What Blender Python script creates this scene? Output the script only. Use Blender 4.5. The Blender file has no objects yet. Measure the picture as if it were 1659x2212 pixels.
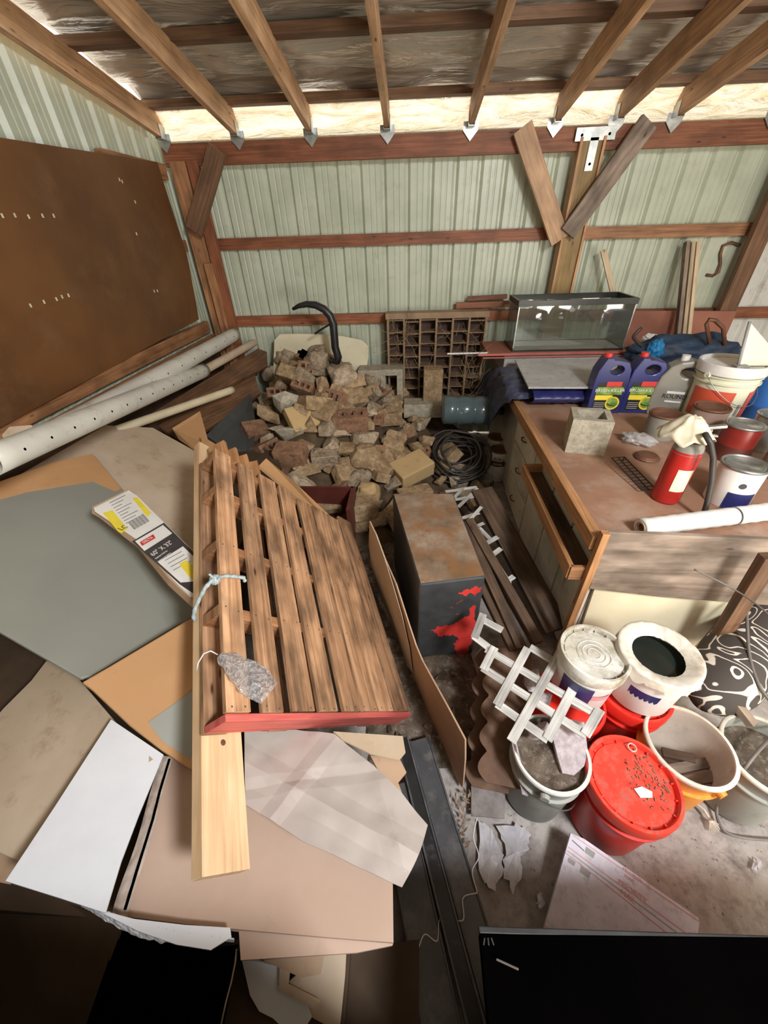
import bpy, bmesh, math, random
from mathutils import Vector, Matrix, noise
R=math.radians; PI=math.pi
rnd=random.Random(7)
SC=bpy.context.scene; COL=SC.collection
V=Vector
# ------------------------------------------------------------ camera
W_,H_,F_=1659,2212,831.0
CAM=V((0,0,1.95))
p_,r_,w_=R(36.3),R(2.3),R(4.8)
FW=V((-math.sin(w_)*math.cos(p_),math.cos(w_)*math.cos(p_),-math.sin(p_)))
rt=V((math.cos(w_),math.sin(w_),0)); up=rt.cross(FW)
RT=rt*math.cos(r_)-up*math.sin(r_); UP=up*math.cos(r_)+rt*math.sin(r_)
cd=bpy.data.cameras.new('camera'); cam=bpy.data.objects.new('camera',cd); COL.objects.link(cam)
cd.sensor_fit='HORIZONTAL'; cd.sensor_width=36; cd.lens=36*F_/W_; cd.clip_start=.01
m=Matrix((RT,UP,-FW)).transposed().to_4x4(); m.translation=CAM; cam.matrix_world=m
SC.camera=cam
# the measured photo directions, used to find where things stand
def ray(x,y): return FW+RT*((x-W_/2)/F_)+UP*((H_/2-y)/F_)
def Pz(x,y,z): d=ray(x,y); return CAM+d*((z-CAM.z)/d.z)
def Py(x,y,Y): d=ray(x,y); return CAM+d*((Y-CAM.y)/d.y)
def Px(x,y,X): d=ray(x,y); return CAM+d*((X-CAM.x)/d.x)
def Pp(x,y,o,n): d=ray(x,y); return CAM+d*((o-CAM).dot(n)/d.dot(n))
def prj(p): d=V(p)-CAM; z=d.dot(FW); return (W_/2+F_*d.dot(RT)/z,H_/2-F_*d.dot(UP)/z)
# ------------------------------------------------------------ materials
M={}
def newmat(name):
    m=bpy.data.materials.new(name); m.use_nodes=True; nt=m.node_tree
    b=nt.nodes['Principled BSDF']; M[name]=m
    return m,nt,b
def N(nt,t,**k):
    n=nt.nodes.new(t)
    for a,v in k.items():
        if a in n.inputs: n.inputs[a].default_value=v
        else: setattr(n,a,v)
    return n
def ramp(nt,stops):
    n=nt.nodes.new('ShaderNodeValToRGB'); e=n.color_ramp.elements
    while len(e)<len(stops): e.new(.5)
    for s,(p,c) in zip(e,stops): s.position=p; s.color=(*c,1)
    return n
def coords(nt,kind,scale,jitter=True):
    tc=N(nt,'ShaderNodeTexCoord'); mp=N(nt,'ShaderNodeMapping'); mp.inputs['Scale'].default_value=scale
    if jitter:
        oi=N(nt,'ShaderNodeObjectInfo'); mu=N(nt,'ShaderNodeMath',operation='MULTIPLY'); mu.inputs[1].default_value=37.
        nt.links.new(oi.outputs['Random'],mu.inputs[0])
        va=N(nt,'ShaderNodeVectorMath',operation='ADD'); nt.links.new(tc.outputs[kind],va.inputs[0]); nt.links.new(mu.outputs[0],va.inputs[1])
        nt.links.new(va.outputs[0],mp.inputs[0])
    else: nt.links.new(tc.outputs[kind],mp.inputs[0])
    return mp
def wood(name,dark,mid,light,rough=.65,stain=.5,grain=60.):
    m,nt,b=newmat(name); L=nt.links.new
    mp=coords(nt,'UV',(2.2,grain,1)); n=N(nt,'ShaderNodeTexNoise',Scale=1.,Detail=6.,Roughness=.6,Distortion=.6); L(mp.outputs[0],n.inputs[0])
    r=ramp(nt,[(.28,dark),(.5,mid),(.72,light)]); L(n.outputs[0],r.inputs[0])
    mp2=coords(nt,'UV',(5,9,1)); n2=N(nt,'ShaderNodeTexNoise',Scale=1.,Detail=3.); L(mp2.outputs[0],n2.inputs[0])
    r2=ramp(nt,[(.35,(1-stain,)*3),(.6,(1,1,1))]); L(n2.outputs[0],r2.inputs[0])
    mx=N(nt,'ShaderNodeMixRGB',blend_type='MULTIPLY'); mx.inputs[0].default_value=1
    L(r.outputs[0],mx.inputs[1]); L(r2.outputs[0],mx.inputs[2])
    mp3=coords(nt,'UV',(4,13,1)); v=N(nt,'ShaderNodeTexVoronoi',Scale=1.); L(mp3.outputs[0],v.inputs[0])
    r3=ramp(nt,[(.035,(.22,.13,.08)),(.10,(1,1,1))]); L(v.outputs['Distance'],r3.inputs[0])
    mx3=N(nt,'ShaderNodeMixRGB',blend_type='MULTIPLY'); mx3.inputs[0].default_value=1; L(mx.outputs[0],mx3.inputs[1]); L(r3.outputs[0],mx3.inputs[2])
    oi=N(nt,'ShaderNodeObjectInfo'); mr=N(nt,'ShaderNodeMapRange'); mr.inputs[3].default_value=.78; mr.inputs[4].default_value=1.15; L(oi.outputs['Random'],mr.inputs[0])
    hs=N(nt,'ShaderNodeHueSaturation'); L(mr.outputs[0],hs.inputs['Value']); L(mx3.outputs[0],hs.inputs['Color'])
    L(hs.outputs[0],b.inputs['Base Color']); b.inputs['Roughness'].default_value=rough
    bp=N(nt,'ShaderNodeBump',Strength=.35,Distance=.003); L(n.outputs[0],bp.inputs['Height']); L(bp.outputs[0],b.inputs['Normal'])
    return m
def surf(name,c,c2=None,scale=6.,rough=.6,metal=0.,bump=.15,bdist=.004,dirt=None,dirt_amt=.5,kind='Object',lo=.38,hi=.62,detail=5.,dscale=None,spec=None,trans=0.,sharp=False,hs=0.,alpha=None,stretch=(1,1,1)):
    m,nt,b=newmat(name); L=nt.links.new; c2=c2 or tuple(x*.8 for x in c)
    mp=coords(nt,kind,stretch); n=N(nt,'ShaderNodeTexNoise',Scale=scale,Detail=detail,Roughness=.6); L(mp.outputs[0],n.inputs[0])
    r=ramp(nt,[(lo,c2),(hi,c)]); L(n.outputs[0],r.inputs[0]); out=r.outputs[0]
    if dirt:
        n2=N(nt,'ShaderNodeTexNoise',Scale=dscale or scale*2.7,Detail=7.,Roughness=.7); L(mp.outputs[0],n2.inputs[0])
        w=.01 if sharp else .12; r2=ramp(nt,[(1-dirt_amt-w,(0,0,0)),(1-dirt_amt+w,(1,1,1))]); L(n2.outputs[0],r2.inputs[0])
        mx=N(nt,'ShaderNodeMixRGB'); L(r2.outputs[0],mx.inputs[0]); L(out,mx.inputs[1]); mx.inputs[2].default_value=(*dirt,1); out=mx.outputs[0]
    if hs:
        oi=N(nt,'ShaderNodeObjectInfo'); mr=N(nt,'ShaderNodeMapRange'); mr.inputs[3].default_value=1-hs; mr.inputs[4].default_value=1+hs; L(oi.outputs['Random'],mr.inputs[0])
        h=N(nt,'ShaderNodeHueSaturation'); L(mr.outputs[0],h.inputs['Value']); L(out,h.inputs['Color']); out=h.outputs[0]
    L(out,b.inputs['Base Color']); b.inputs['Roughness'].default_value=rough; b.inputs['Metallic'].default_value=metal
    if spec is not None: b.inputs['Specular IOR Level'].default_value=spec
    if trans: b.inputs['Transmission Weight'].default_value=trans
    if alpha is not None: b.inputs['Alpha'].default_value=alpha
    if bump:
        bp=N(nt,'ShaderNodeBump',Strength=bump,Distance=bdist); L(n.outputs[0],bp.inputs['Height']); L(bp.outputs[0],b.inputs['Normal'])
    return m
wood('framing',(.20,.085,.035),(.36,.17,.075),(.50,.26,.12),.6,.35)
wood('rafter_wood',(.42,.23,.12),(.68,.41,.225),(.82,.56,.34),.6,.3)
wood('purlin_wood',(.13,.07,.035),(.20,.11,.06),(.28,.16,.09),.7,.3)
wood('girt_red',(.16,.05,.02),(.28,.095,.04),(.40,.16,.07),.6,.35)
wood('post_wood',(.20,.12,.03),(.33,.21,.07),(.45,.29,.11),.6,.3)
wood('pallet_wood',(.25,.125,.06),(.49,.27,.14),(.66,.41,.24),.7,.6)
wood('fresh_pine',(.60,.37,.19),(.76,.51,.29),(.84,.62,.39),.55,.12,45.)
wood('red_wood',(.45,.07,.06),(.60,.12,.10),(.68,.20,.16),.6,.25)
wood('old_plank',(.045,.024,.012),(.095,.055,.03),(.16,.095,.055),.75,.5)
wood('worn_board',(.16,.11,.08),(.32,.24,.18),(.48,.38,.30),.7,.5,18.)
wood('trim_orange',(.30,.13,.05),(.48,.24,.10),(.60,.33,.16),.5,.25)
wood('brown_brace',(.10,.05,.025),(.18,.09,.045),(.26,.14,.07),.6,.3)
wood('lattice_wood',(.30,.28,.25),(.56,.55,.52),(.72,.72,.70),.6,.45,110.)
wood('stick_wood',(.38,.28,.17),(.58,.45,.29),(.72,.58,.4),.6,.2)
surf('metal_green',(.51,.555,.44),(.43,.475,.37),3.,.40,.0,.05,dirt=(.38,.38,.28),dirt_amt=.33,kind='Object')
surf('metal_pale',(.70,.70,.66),(.60,.60,.56),3.,.4,0.,.05,dirt=(.42,.34,.28),dirt_amt=.33)
surf('hardboard',(.155,.066,.02),(.105,.044,.014),1.6,.5,0,.06,dirt=(.16,.08,.035),dirt_amt=.36)
surf('steel_galv',(.52,.54,.52),(.36,.38,.37),20.,.35,.85,.05)
surf('cardboard',(.52,.36,.24),(.44,.295,.19),2.5,.75,0,.08,kind='Object',dirt=(.30,.20,.13),dirt_amt=.30,spec=.25)
surf('cardboard_orange',(.58,.33,.155),(.50,.28,.13),2.,.75,0,.08,dirt=(.38,.22,.12),dirt_amt=.28,spec=.25)
surf('cardboard_pale',(.60,.48,.36),(.50,.39,.27),2.5,.7,0,.08,dirt=(.34,.24,.15),dirt_amt=.34,dscale=9,spec=.3)
surf('cardboard_pink',(.56,.41,.32),(.50,.355,.27),2.,.7,0,.08,dirt=(.40,.28,.20),dirt_amt=.28,spec=.3)
surf('cardboard_shade',(.10,.065,.04),(.06,.04,.025),2.,.8,0,.08,spec=.2)  # cardboard with the shade of the bottom area and gaps put into its colour
surf('grey_face_cool_light',(.285,.29,.25),(.25,.255,.22),1.2,.42,0,.04,dirt=(.25,.2,.15),dirt_amt=.25)  # grey board face, also the cool light painted on the orange carton
surf('kraft_grey',(.50,.44,.40),(.43,.38,.35),2.5,.5,0,.25,.01,dirt=(.33,.27,.23),dirt_amt=.3)
surf('white_board',(.80,.82,.86),(.70,.72,.76),2.,.5,0,.05,dirt=(.5,.5,.5),dirt_amt=.25)
surf('white_torn',(.74,.74,.76),(.58,.58,.6),14.,.7,0,.5,.006)
surf('tape',(.50,.42,.36),(.36,.28,.22),9.,.18,0,.5,.004,dirt=(.6,.5,.42),dirt_amt=.45)
surf('floor_dirt',(.43,.395,.37),(.31,.28,.26),4.5,.9,0,.8,.012,dirt=(.19,.165,.15),dirt_amt=.42,dscale=16,detail=9.,spec=.2)
surf('fines',(.13,.09,.055),(.07,.048,.03),8,.95,0,.9,.02,spec=.1)
surf('concrete',(.42,.34,.235),(.25,.195,.135),17.,.92,0,1.,.022,dirt=(.16,.115,.075),dirt_amt=.42,hs=.16,spec=.15)
surf('concrete_tan',(.44,.32,.19),(.28,.19,.105),14.,.92,0,1.,.018,dirt=(.18,.12,.07),dirt_amt=.41,hs=.15,spec=.15)
surf('concrete_yellow',(.50,.35,.17),(.46,.33,.17),7.,.92,0,.5,.006,dirt=(.3,.2,.1),dirt_amt=.33,spec=.15)
surf('concrete_light',(.56,.46,.33),(.34,.26,.175),20.,.92,0,1.,.025,dirt=(.27,.21,.14),dirt_amt=.40,hs=.1,spec=.15)
surf('brick_clay',(.30,.165,.095),(.19,.10,.06),14.,.9,0,1.,.014,dirt=(.34,.26,.19),dirt_amt=.38,hs=.15,spec=.15)
surf('block_grey',(.46,.42,.33),(.32,.29,.22),25.,.93,0,.9,.008,dirt=(.25,.21,.15),dirt_amt=.36,spec=.15)
surf('paint_black_red',(.05,.053,.056),(.028,.03,.032),6.,.5,0,.2,dirt=(.40,.05,.04),dirt_amt=.34,dscale=7,sharp=True)
surf('paint_red',(.66,.05,.04),(.52,.035,.03),9.,.45,0,.2)
surf('rust_top',(.36,.29,.22),(.17,.11,.065),4.,.5,.1,.5,.005,dirt=(.27,.13,.055),dirt_amt=.46,dscale=9)
surf('plastic_red',(.80,.035,.022),(.72,.03,.02),4,.32,0,.03,dirt=(.50,.12,.09),dirt_amt=.3)
surf('plastic_red_lid',(.85,.06,.035),(.80,.05,.03),4,.38,0,.05,dirt=(.30,.15,.11),dirt_amt=.40,dscale=22)
surf('bucket_inside',(.50,.44,.37),(.38,.33,.27),4,.6,0,.05,dirt=(.25,.19,.13),dirt_amt=.36)
surf('plastic_orange',(.85,.33,.03),(.75,.27,.02),4,.4,0,.03,dirt=(.75,.62,.45),dirt_amt=.42,dscale=5)
surf('bucket_cream',(.72,.68,.58),(.60,.55,.46),5,.5,0,.05,dirt=(.42,.34,.26),dirt_amt=.38)
surf('plastic_white',(.78,.77,.74),(.68,.67,.64),4,.4,0,.04,dirt=(.45,.38,.30),dirt_amt=.30)
surf('plastic_white_dirty',(.72,.72,.68),(.52,.50,.42),9,.5,0,.15,dirt=(.24,.19,.11),dirt_amt=.43,dscale=12)
surf('pail_cream',(.74,.74,.58),(.66,.66,.50),4,.4,0,.03)
surf('plastic_grey',(.36,.37,.33),(.30,.31,.28),4,.5,0,.06,dirt=(.25,.2,.15),dirt_amt=.33)
surf('dirty_fill',(.13,.095,.065),(.06,.045,.03),14,.7,0,.9,.012,dirt=(.32,.27,.22),dirt_amt=.36)
surf('dark_water',(.02,.025,.02),(.012,.015,.012),3,.06,0,.02)
surf('blue_navy',(.025,.03,.14),(.02,.022,.10),5,.35,0,.03)
surf('blue_jug',(.025,.03,.15),(.02,.025,.11),5,.3,0,.03)
surf('blue_tarp',(.04,.05,.115),(.025,.03,.065),7,.5,0,.8,.015,dirt=(.12,.12,.15),dirt_amt=.4)
surf('denim_blue',(.022,.05,.10),(.014,.03,.06),9,.6,0,.8,.015)
surf('cyan_blue',(.02,.24,.50),(.02,.2,.5),9,.5,0,.6,.015)
surf('barrel_blue',(.03,.16,.50),(.03,.13,.42),5,.4,0,.03)
surf('jug_grey',(.27,.26,.22),(.22,.21,.175),5,.38,0,.05)
surf('label_black',(.02,.02,.02),(.015,.015,.015),5,.4,0,0)
surf('label_green',(.10,.22,.03),(.30,.42,.10),20,.4,0,0)
surf('label_yellow',(.85,.70,.06),(.78,.62,.05),10,.4,0,0)
surf('label_white',(.82,.81,.77),(.74,.73,.69),10,.45,0,0)
surf('label_red',(.62,.04,.035),(.55,.035,.03),10,.4,0,0)
surf('ink',(.06,.05,.05),(.04,.04,.04),10,.5,0,0)
surf('ink_grey',(.32,.31,.30),(.25,.24,.23),10,.5,0,0)
surf('ink_pink',(.62,.30,.32),(.55,.26,.28),10,.5,0,0)
surf('ink_sign',(.75,.79,.60),(.70,.74,.55),3,.45,0,.02)
surf('red_band',(.62,.10,.05),(.55,.08,.04),8,.4,0,.02)
surf('can_red',(.27,.03,.022),(.2,.02,.016),6,.3,0,.02)
surf('can_tan',(.34,.24,.19),(.28,.19,.15),6,.5,0,.02)
surf('ext_red',(.50,.022,.018),(.42,.018,.014),6,.35,0,.02,dirt=(.40,.10,.07),dirt_amt=.3)
surf('rubber',(.05,.045,.04),(.035,.03,.028),9,.5,0,.1)
surf('black_metal',(.03,.032,.034),(.02,.02,.022),9,.38,.3,.1,dirt=(.16,.16,.16),dirt_amt=.3,dscale=8)
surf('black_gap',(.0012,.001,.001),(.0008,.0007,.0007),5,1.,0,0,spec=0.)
surf('black_rail',(.085,.087,.095),(.05,.052,.056),5,.35,0,.1,dirt=(.17,.165,.16),dirt_amt=.38,dscale=9)
surf('rust_brown',(.20,.09,.05),(.13,.06,.035),12,.55,.3,.2)
surf('black_frame',(.02,.022,.02),(.015,.017,.015),6,.35,0,.02)
surf('pvc',(.60,.59,.53),(.52,.51,.45),4,.4,0,.05,dirt=(.30,.26,.20),dirt_amt=.34,dscale=12)
surf('pvc_cream',(.66,.58,.40),(.58,.50,.33),5,.5,0,.05)
surf('cream_panel',(.72,.67,.48),(.66,.60,.42),3,.5,0,.04,dirt=(.45,.38,.25),dirt_amt=.28)
surf('cabinet_white',(.76,.72,.62),(.55,.52,.45),3,.5,0,.05,dirt=(.38,.31,.22),dirt_amt=.33)
surf('bench_top',(.36,.20,.125),(.27,.145,.09),2.5,.6,0,.1,dirt=(.42,.31,.24),dirt_amt=.40,dscale=3.5)
surf('board_grey',(.47,.47,.46),(.38,.38,.37),5,.5,0,.1,dirt=(.24,.22,.19),dirt_amt=.38,dscale=20)
surf('brown_panel',(.36,.14,.09),(.28,.11,.07),3,.6,0,.05)
surf('pink_red',(.50,.14,.11),(.40,.10,.08),6,.5,0,.1)
surf('shelf_wood',(.33,.22,.13),(.24,.155,.09),6,.7,0,.1)
surf('shelf_dark',(.065,.03,.02),(.04,.02,.014),5,.7,0,.1)
surf('shingle',(.17,.095,.06),(.11,.062,.04),12,.9,0,.6,.004)
surf('tar_paper',(.27,.24,.23),(.18,.16,.15),16,.9,0,.6,.004)
surf('fibreboard',(.50,.44,.46),(.36,.31,.32),40,.95,0,1.,.006)
surf('wire_white',(.80,.80,.80),(.7,.7,.7),5,.4,0,0)
surf('cable_black',(.04,.035,.03),(.03,.026,.022),5,.5,0,.1)
surf('cable_grey',(.16,.14,.125),(.12,.105,.095),5,.5,0,.1)
surf('rope_blue',(.42,.48,.47),(.28,.36,.38),90,.8,0,.9,.003)
surf('carboy',(.16,.22,.235),(.12,.17,.18),3,.15,0,.03,trans=.4)
surf('paper_mail',(.66,.61,.68),(.54,.50,.57),9,.5,0,.1,dirt=(.34,.31,.36),dirt_amt=.37,dscale=34)
surf('scrap_white',(.56,.55,.58),(.42,.41,.44),9,.3,0,.6,.008,dirt=(.36,.33,.32),dirt_amt=.4)
surf('leaf_brown',(.30,.21,.14),(.15,.10,.07),20,.8,0,.2,hs=.3)
surf('grass_dry',(.34,.25,.14),(.2,.14,.08),20,.8,0,.0,hs=.2)
surf('box_redbrown',(.12,.025,.018),(.08,.018,.013),5,.5,0,.05)
surf('charcoal_board',(.055,.06,.058),(.04,.044,.042),5,.6,0,.05)
surf('cloth_cream',(.70,.64,.48),(.56,.50,.36),10,.5,0,.3,.008)
surf('bright_seam',(.9,.9,.85),(.9,.9,.85),5,.4,0,0)
surf('snow_foil',(.85,.84,.8),(.7,.7,.66),14,.25,.0,.6,.01)
# insulation film on the roof: crinkled, half shiny
def film():
    m,nt,b=newmat('roof_film'); L=nt.links.new
    mp=coords(nt,'Object',(1.1,3.6,3),False); n=N(nt,'ShaderNodeTexNoise',Scale=1.5,Detail=4.,Roughness=.55,Distortion=.9); L(mp.outputs[0],n.inputs[0])
    r=ramp(nt,[(.3,(.42,.385,.335)),(.7,(.60,.555,.48))]); L(n.outputs[0],r.inputs[0]); L(r.outputs[0],b.inputs['Base Color'])
    b.inputs['Roughness'].default_value=.22; b.inputs['Metallic'].default_value=.25
    bp=N(nt,'ShaderNodeBump',Strength=.6,Distance=.05); L(n.outputs[0],bp.inputs['Height']); L(bp.outputs[0],b.inputs['Normal'])
    m,nt,b=newmat('eave_film'); L=nt.links.new
    mp=coords(nt,'Object',(1.3,7,4),False); n=N(nt,'ShaderNodeTexNoise',Scale=2.2,Detail=5.,Roughness=.6,Distortion=1.2); L(mp.outputs[0],n.inputs[0])
    bp=N(nt,'ShaderNodeBump',Strength=1.,Distance=.08); L(n.outputs[0],bp.inputs['Height'])
    g=N(nt,'ShaderNodeBsdfGlossy',Roughness=.12); g.inputs[0].default_value=(.95,.9,.8,1); L(bp.outputs[0],g.inputs['Normal'])
    t=N(nt,'ShaderNodeBsdfTranslucent'); rc=ramp(nt,[(.30,(.70,.56,.38)),(.44,(.88,.78,.62)),(.60,(.96,.93,.85))]); L(n.outputs[0],rc.inputs[0]); L(rc.outputs[0],t.inputs[0]); L(bp.outputs[0],t.inputs['Normal'])
    tr=N(nt,'ShaderNodeBsdfTransparent'); tr.inputs[0].default_value=(.9,.82,.7,1)
    a=N(nt,'ShaderNodeMixShader'); a.inputs[0].default_value=.2; L(t.outputs[0],a.inputs[1]); L(g.outputs[0],a.inputs[2])
    r=ramp(nt,[(.45,(0,0,0)),(.8,(.25,.25,.25))]); L(n.outputs[0],r.inputs[0])
    c=N(nt,'ShaderNodeMixShader'); L(r.outputs[0],c.inputs[0]); L(a.outputs[0],c.inputs[1]); L(tr.outputs[0],c.inputs[2])
    L(c.outputs[0],nt.nodes['Material Output'].inputs[0])
film()
def clear(name,tint=(.95,.97,.95),rough=.03,gl=.12,haze=0.,hazec=(.8,.8,.8),bump=0.):
    m,nt,b=newmat(name); L=nt.links.new
    tr=N(nt,'ShaderNodeBsdfTransparent'); tr.inputs[0].default_value=(*tint,1)
    g=N(nt,'ShaderNodeBsdfGlossy',Roughness=rough); f=N(nt,'ShaderNodeFresnel',IOR=1.45)
    ad=N(nt,'ShaderNodeMath',operation='ADD'); ad.inputs[1].default_value=gl-.04; L(f.outputs[0],ad.inputs[0])
    mx=N(nt,'ShaderNodeMixShader'); L(ad.outputs[0],mx.inputs[0]); L(tr.outputs[0],mx.inputs[1]); L(g.outputs[0],mx.inputs[2]); out=mx.outputs[0]
    if bump:
        n=N(nt,'ShaderNodeTexNoise',Scale=7.,Detail=3.,Distortion=1.); bp=N(nt,'ShaderNodeBump',Strength=bump,Distance=.02); L(n.outputs[0],bp.inputs['Height']); L(bp.outputs[0],g.inputs['Normal'])
    if haze:
        d=N(nt,'ShaderNodeBsdfDiffuse'); d.inputs[0].default_value=(*hazec,1); t=N(nt,'ShaderNodeBsdfTranslucent'); t.inputs[0].default_value=(*hazec,1)
        q=N(nt,'ShaderNodeMixShader'); L(d.outputs[0],q.inputs[1]); L(t.outputs[0],q.inputs[2])
        h=N(nt,'ShaderNodeMixShader'); h.inputs[0].default_value=haze; L(out,h.inputs[1]); L(q.outputs[0],h.inputs[2]); out=h.outputs[0]
    L(out,nt.nodes['Material Output'].inputs[0])
clear('glass',haze=.07,hazec=(.6,.6,.5)); clear('bag_plastic',(.93,.93,.92),.10,.30,.36,(.95,.95,.95),1.)
# ------------------------------------------------------------ mesh builder
class MB:
    def __init__(s): s.v=[]; s.f=[]; s.uv=[]; s.mi=[]; s.cur=0; s.mats=[]
    def use(s,mat):
        if mat not in s.mats: s.mats.append(mat)
        s.cur=s.mats.index(mat)
    def add(s,vs,fs,uvs=None):
        o=len(s.v); s.v+= [V(x) for x in vs]
        for i,f in enumerate(fs):
            s.f.append([o+k for k in f]); s.mi.append(s.cur)
            s.uv.append(uvs[i] if uvs else None)
    def box(s,c,size,mat=None):
        """c centre, size full, mat 3x3 axes"""
        A=mat or Matrix.Identity(3); h=[x/2 for x in size]
        P=[(x,y,z) for x in (-1,1) for y in (-1,1) for z in (-1,1)]
        vs=[V(c)+A@V((a*h[0],b*h[1],d*h[2])) for a,b,d in P]
        fs=[(0,1,3,2),(4,6,7,5),(0,4,5,1),(2,3,7,6),(0,2,6,4),(1,5,7,3)]
        L=max(range(3),key=lambda i:size[i]); uv=[]
        for k,f in enumerate(fs):
            ax=[0,0,1,1,2,2][k]; oth=[i for i in range(3) if i!=ax]
            if L in oth: u,w=L,[i for i in oth if i!=L][0]
            else: u,w=oth
            uv.append([(P[i][u]*h[u]+k*.37,P[i][w]*h[w]+k*.23) for i in f])
        s.add(vs,fs,uv)
    def beam(s,a,b,w,h,upv=(0,0,1)):
        a,b=V(a),V(b); x=(b-a).normalized(); z=V(upv); z=(z-x*z.dot(x)).normalized(); y=z.cross(x)
        s.box((a+b)/2,((b-a).length,w,h),Matrix((x,y,z)).transposed())
    def tube(s,path,r,seg=8,cap=True,closed=False):
        path=[V(p) for p in path]; n=len(path); rr=r if isinstance(r,(list,tuple)) else [r]*n
        t0=(path[1]-path[0]).normalized(); u=t0.orthogonal().normalized(); vs=[];L=0;Ls=[]
        for i,p in enumerate(path):
            if closed: t=(path[(i+1)%n]-path[i-1]).normalized()
            else: t=(path[min(i+1,n-1)]-path[max(i-1,0)]).normalized()
            u=(u-t*u.dot(t)); u=u.normalized() if u.length>1e-6 else t.orthogonal().normalized(); w=t.cross(u)
            if i: L+=(p-path[i-1]).length
            Ls.append(L)
            for k in range(seg):
                a=2*PI*k/seg; vs.append(p+(u*math.cos(a)+w*math.sin(a))*rr[i])
        fs=[];uv=[]
        for i in range(n if closed else n-1):
            j=(i+1)%n
            for k in range(seg):
                k2=(k+1)%seg; fs.append((i*seg+k,i*seg+k2,j*seg+k2,j*seg+k))
                l2=Ls[j] if j else Ls[-1]+.1
                uv.append([(Ls[i],k*.05),(Ls[i],(k+1)*.05),(l2,(k+1)*.05),(l2,k*.05)])
        if cap and not closed:
            fs.append(tuple(range(seg))[::-1]); uv.append([(0,0)]*seg); fs.append(tuple((n-1)*seg+k for k in range(seg))); uv.append([(0,0)]*seg)
        s.add(vs,fs,uv)
    def lathe(s,o,prof,seg=40,axis=(0,0,1),arc=None):
        """prof list of (r,h)"""
        o=V(o); z=V(axis).normalized(); x=z.orthogonal().normalized() if abs(z.z)<.999 else V((1,0,0)); y=z.cross(x)
        vs=[];n=len(prof); full=arc is None; a0,a1=arc or (0,2*PI); cols=seg if full else seg+1
        for r,h in prof:
            for k in range(cols):
                a=a0+(a1-a0)*k/seg; vs.append(o+z*h+(x*math.cos(a)+y*math.sin(a))*r)
        fs=[];uv=[]
        for i in range(n-1):
            for k in range(seg):
                k2=(k+1)%cols if full else k+1
                fs.append((i*cols+k,i*cols+k2,(i+1)*cols+k2,(i+1)*cols+k))
                uv.append([(k/seg,i*.1),((k+1)/seg,i*.1),((k+1)/seg,i*.1+.1),(k/seg,i*.1+.1)])
        s.add(vs,fs,uv)
    def disc(s,o,r,h=0,seg=40): s.lathe(o,[(0.0001,h),(r,h)],seg)
    def slab(s,pts,thick,n=None):
        """planar outline pts (world) extruded by thick along -n"""
        pts=[V(p) for p in pts]
        if n is None:
            n=V((0,0,0))
            for i in range(len(pts)): n+=(pts[i]-pts[0]).cross(pts[(i+1)%len(pts)]-pts[0])
            n.normalize()
            if n.dot(CAM-pts[0])<0: n=-n
        k=len(pts); x=(pts[1]-pts[0]).normalized(); y=n.cross(x)
        bot=[p-n*thick for p in pts]; U=lambda p:((p-pts[0]).dot(x),(p-pts[0]).dot(y))
        s.add(pts+bot,[tuple(range(k)),tuple(range(2*k-1,k-1,-1))]+[(i,i+k,(i+1)%k+k,(i+1)%k) for i in range(k)],
              [[U(p) for p in pts],[U(p) for p in bot][::-1]]+[[U(pts[i]),U(bot[i]),U(bot[(i+1)%k]),U(pts[(i+1)%k])] for i in range(k)])
    def holed(s,L,Wd,H,holes,T):
        xs=sorted({-L/2,L/2,*[a for h in holes for a in h[:2]]}); ys=sorted({-Wd/2,Wd/2,*[a for h in holes for a in h[2:]]})
        def solid(i,j):
            if i<0 or j<0 or i>=len(xs)-1 or j>=len(ys)-1: return False
            cx=(xs[i]+xs[i+1])/2; cy=(ys[j]+ys[j+1])/2
            return not any(h[0]<cx<h[1] and h[2]<cy<h[3] for h in holes)
        def q(*p): s.add([T@V(a) for a in p],[(0,1,2,3)])
        for i in range(len(xs)-1):
            for j in range(len(ys)-1):
                if not solid(i,j): continue
                x0,x1,y0,y1=xs[i],xs[i+1],ys[j],ys[j+1]; a,b=-H/2,H/2
                q((x0,y0,b),(x1,y0,b),(x1,y1,b),(x0,y1,b)); q((x0,y0,a),(x0,y1,a),(x1,y1,a),(x1,y0,a))
                if not solid(i-1,j): q((x0,y0,a),(x0,y0,b),(x0,y1,b),(x0,y1,a))
                if not solid(i+1,j): q((x1,y0,a),(x1,y1,a),(x1,y1,b),(x1,y0,b))
                if not solid(i,j-1): q((x0,y0,a),(x1,y0,a),(x1,y0,b),(x0,y0,b))
                if not solid(i,j+1): q((x0,y1,a),(x0,y1,b),(x1,y1,b),(x1,y1,a))
    def grid(s,fn,nu,nv):
        vs=[fn(i/nu,j/nv) for i in range(nu+1) for j in range(nv+1)]
        fs=[(i*(nv+1)+j,(i+1)*(nv+1)+j,(i+1)*(nv+1)+j+1,i*(nv+1)+j+1) for i in range(nu) for j in range(nv)]
        s.add(vs,fs,[[((i+a)/nu,(j+b)/nv) for a,b in ((0,0),(1,0),(1,1),(0,1))] for i in range(nu) for j in range(nv)])
    def hull(s,pts):
        bm=bmesh.new(); vv=[bm.verts.new(p) for p in pts]
        r=bmesh.ops.convex_hull(bm,input=vv); bmesh.ops.delete(bm,geom=[e for e in r['geom_interior'] if isinstance(e,bmesh.types.BMVert)],context='VERTS')
        bm.verts.index_update(); s.add([v.co.copy() for v in bm.verts],[[v.index for v in f.verts] for f in bm.faces]); bm.free()
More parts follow.
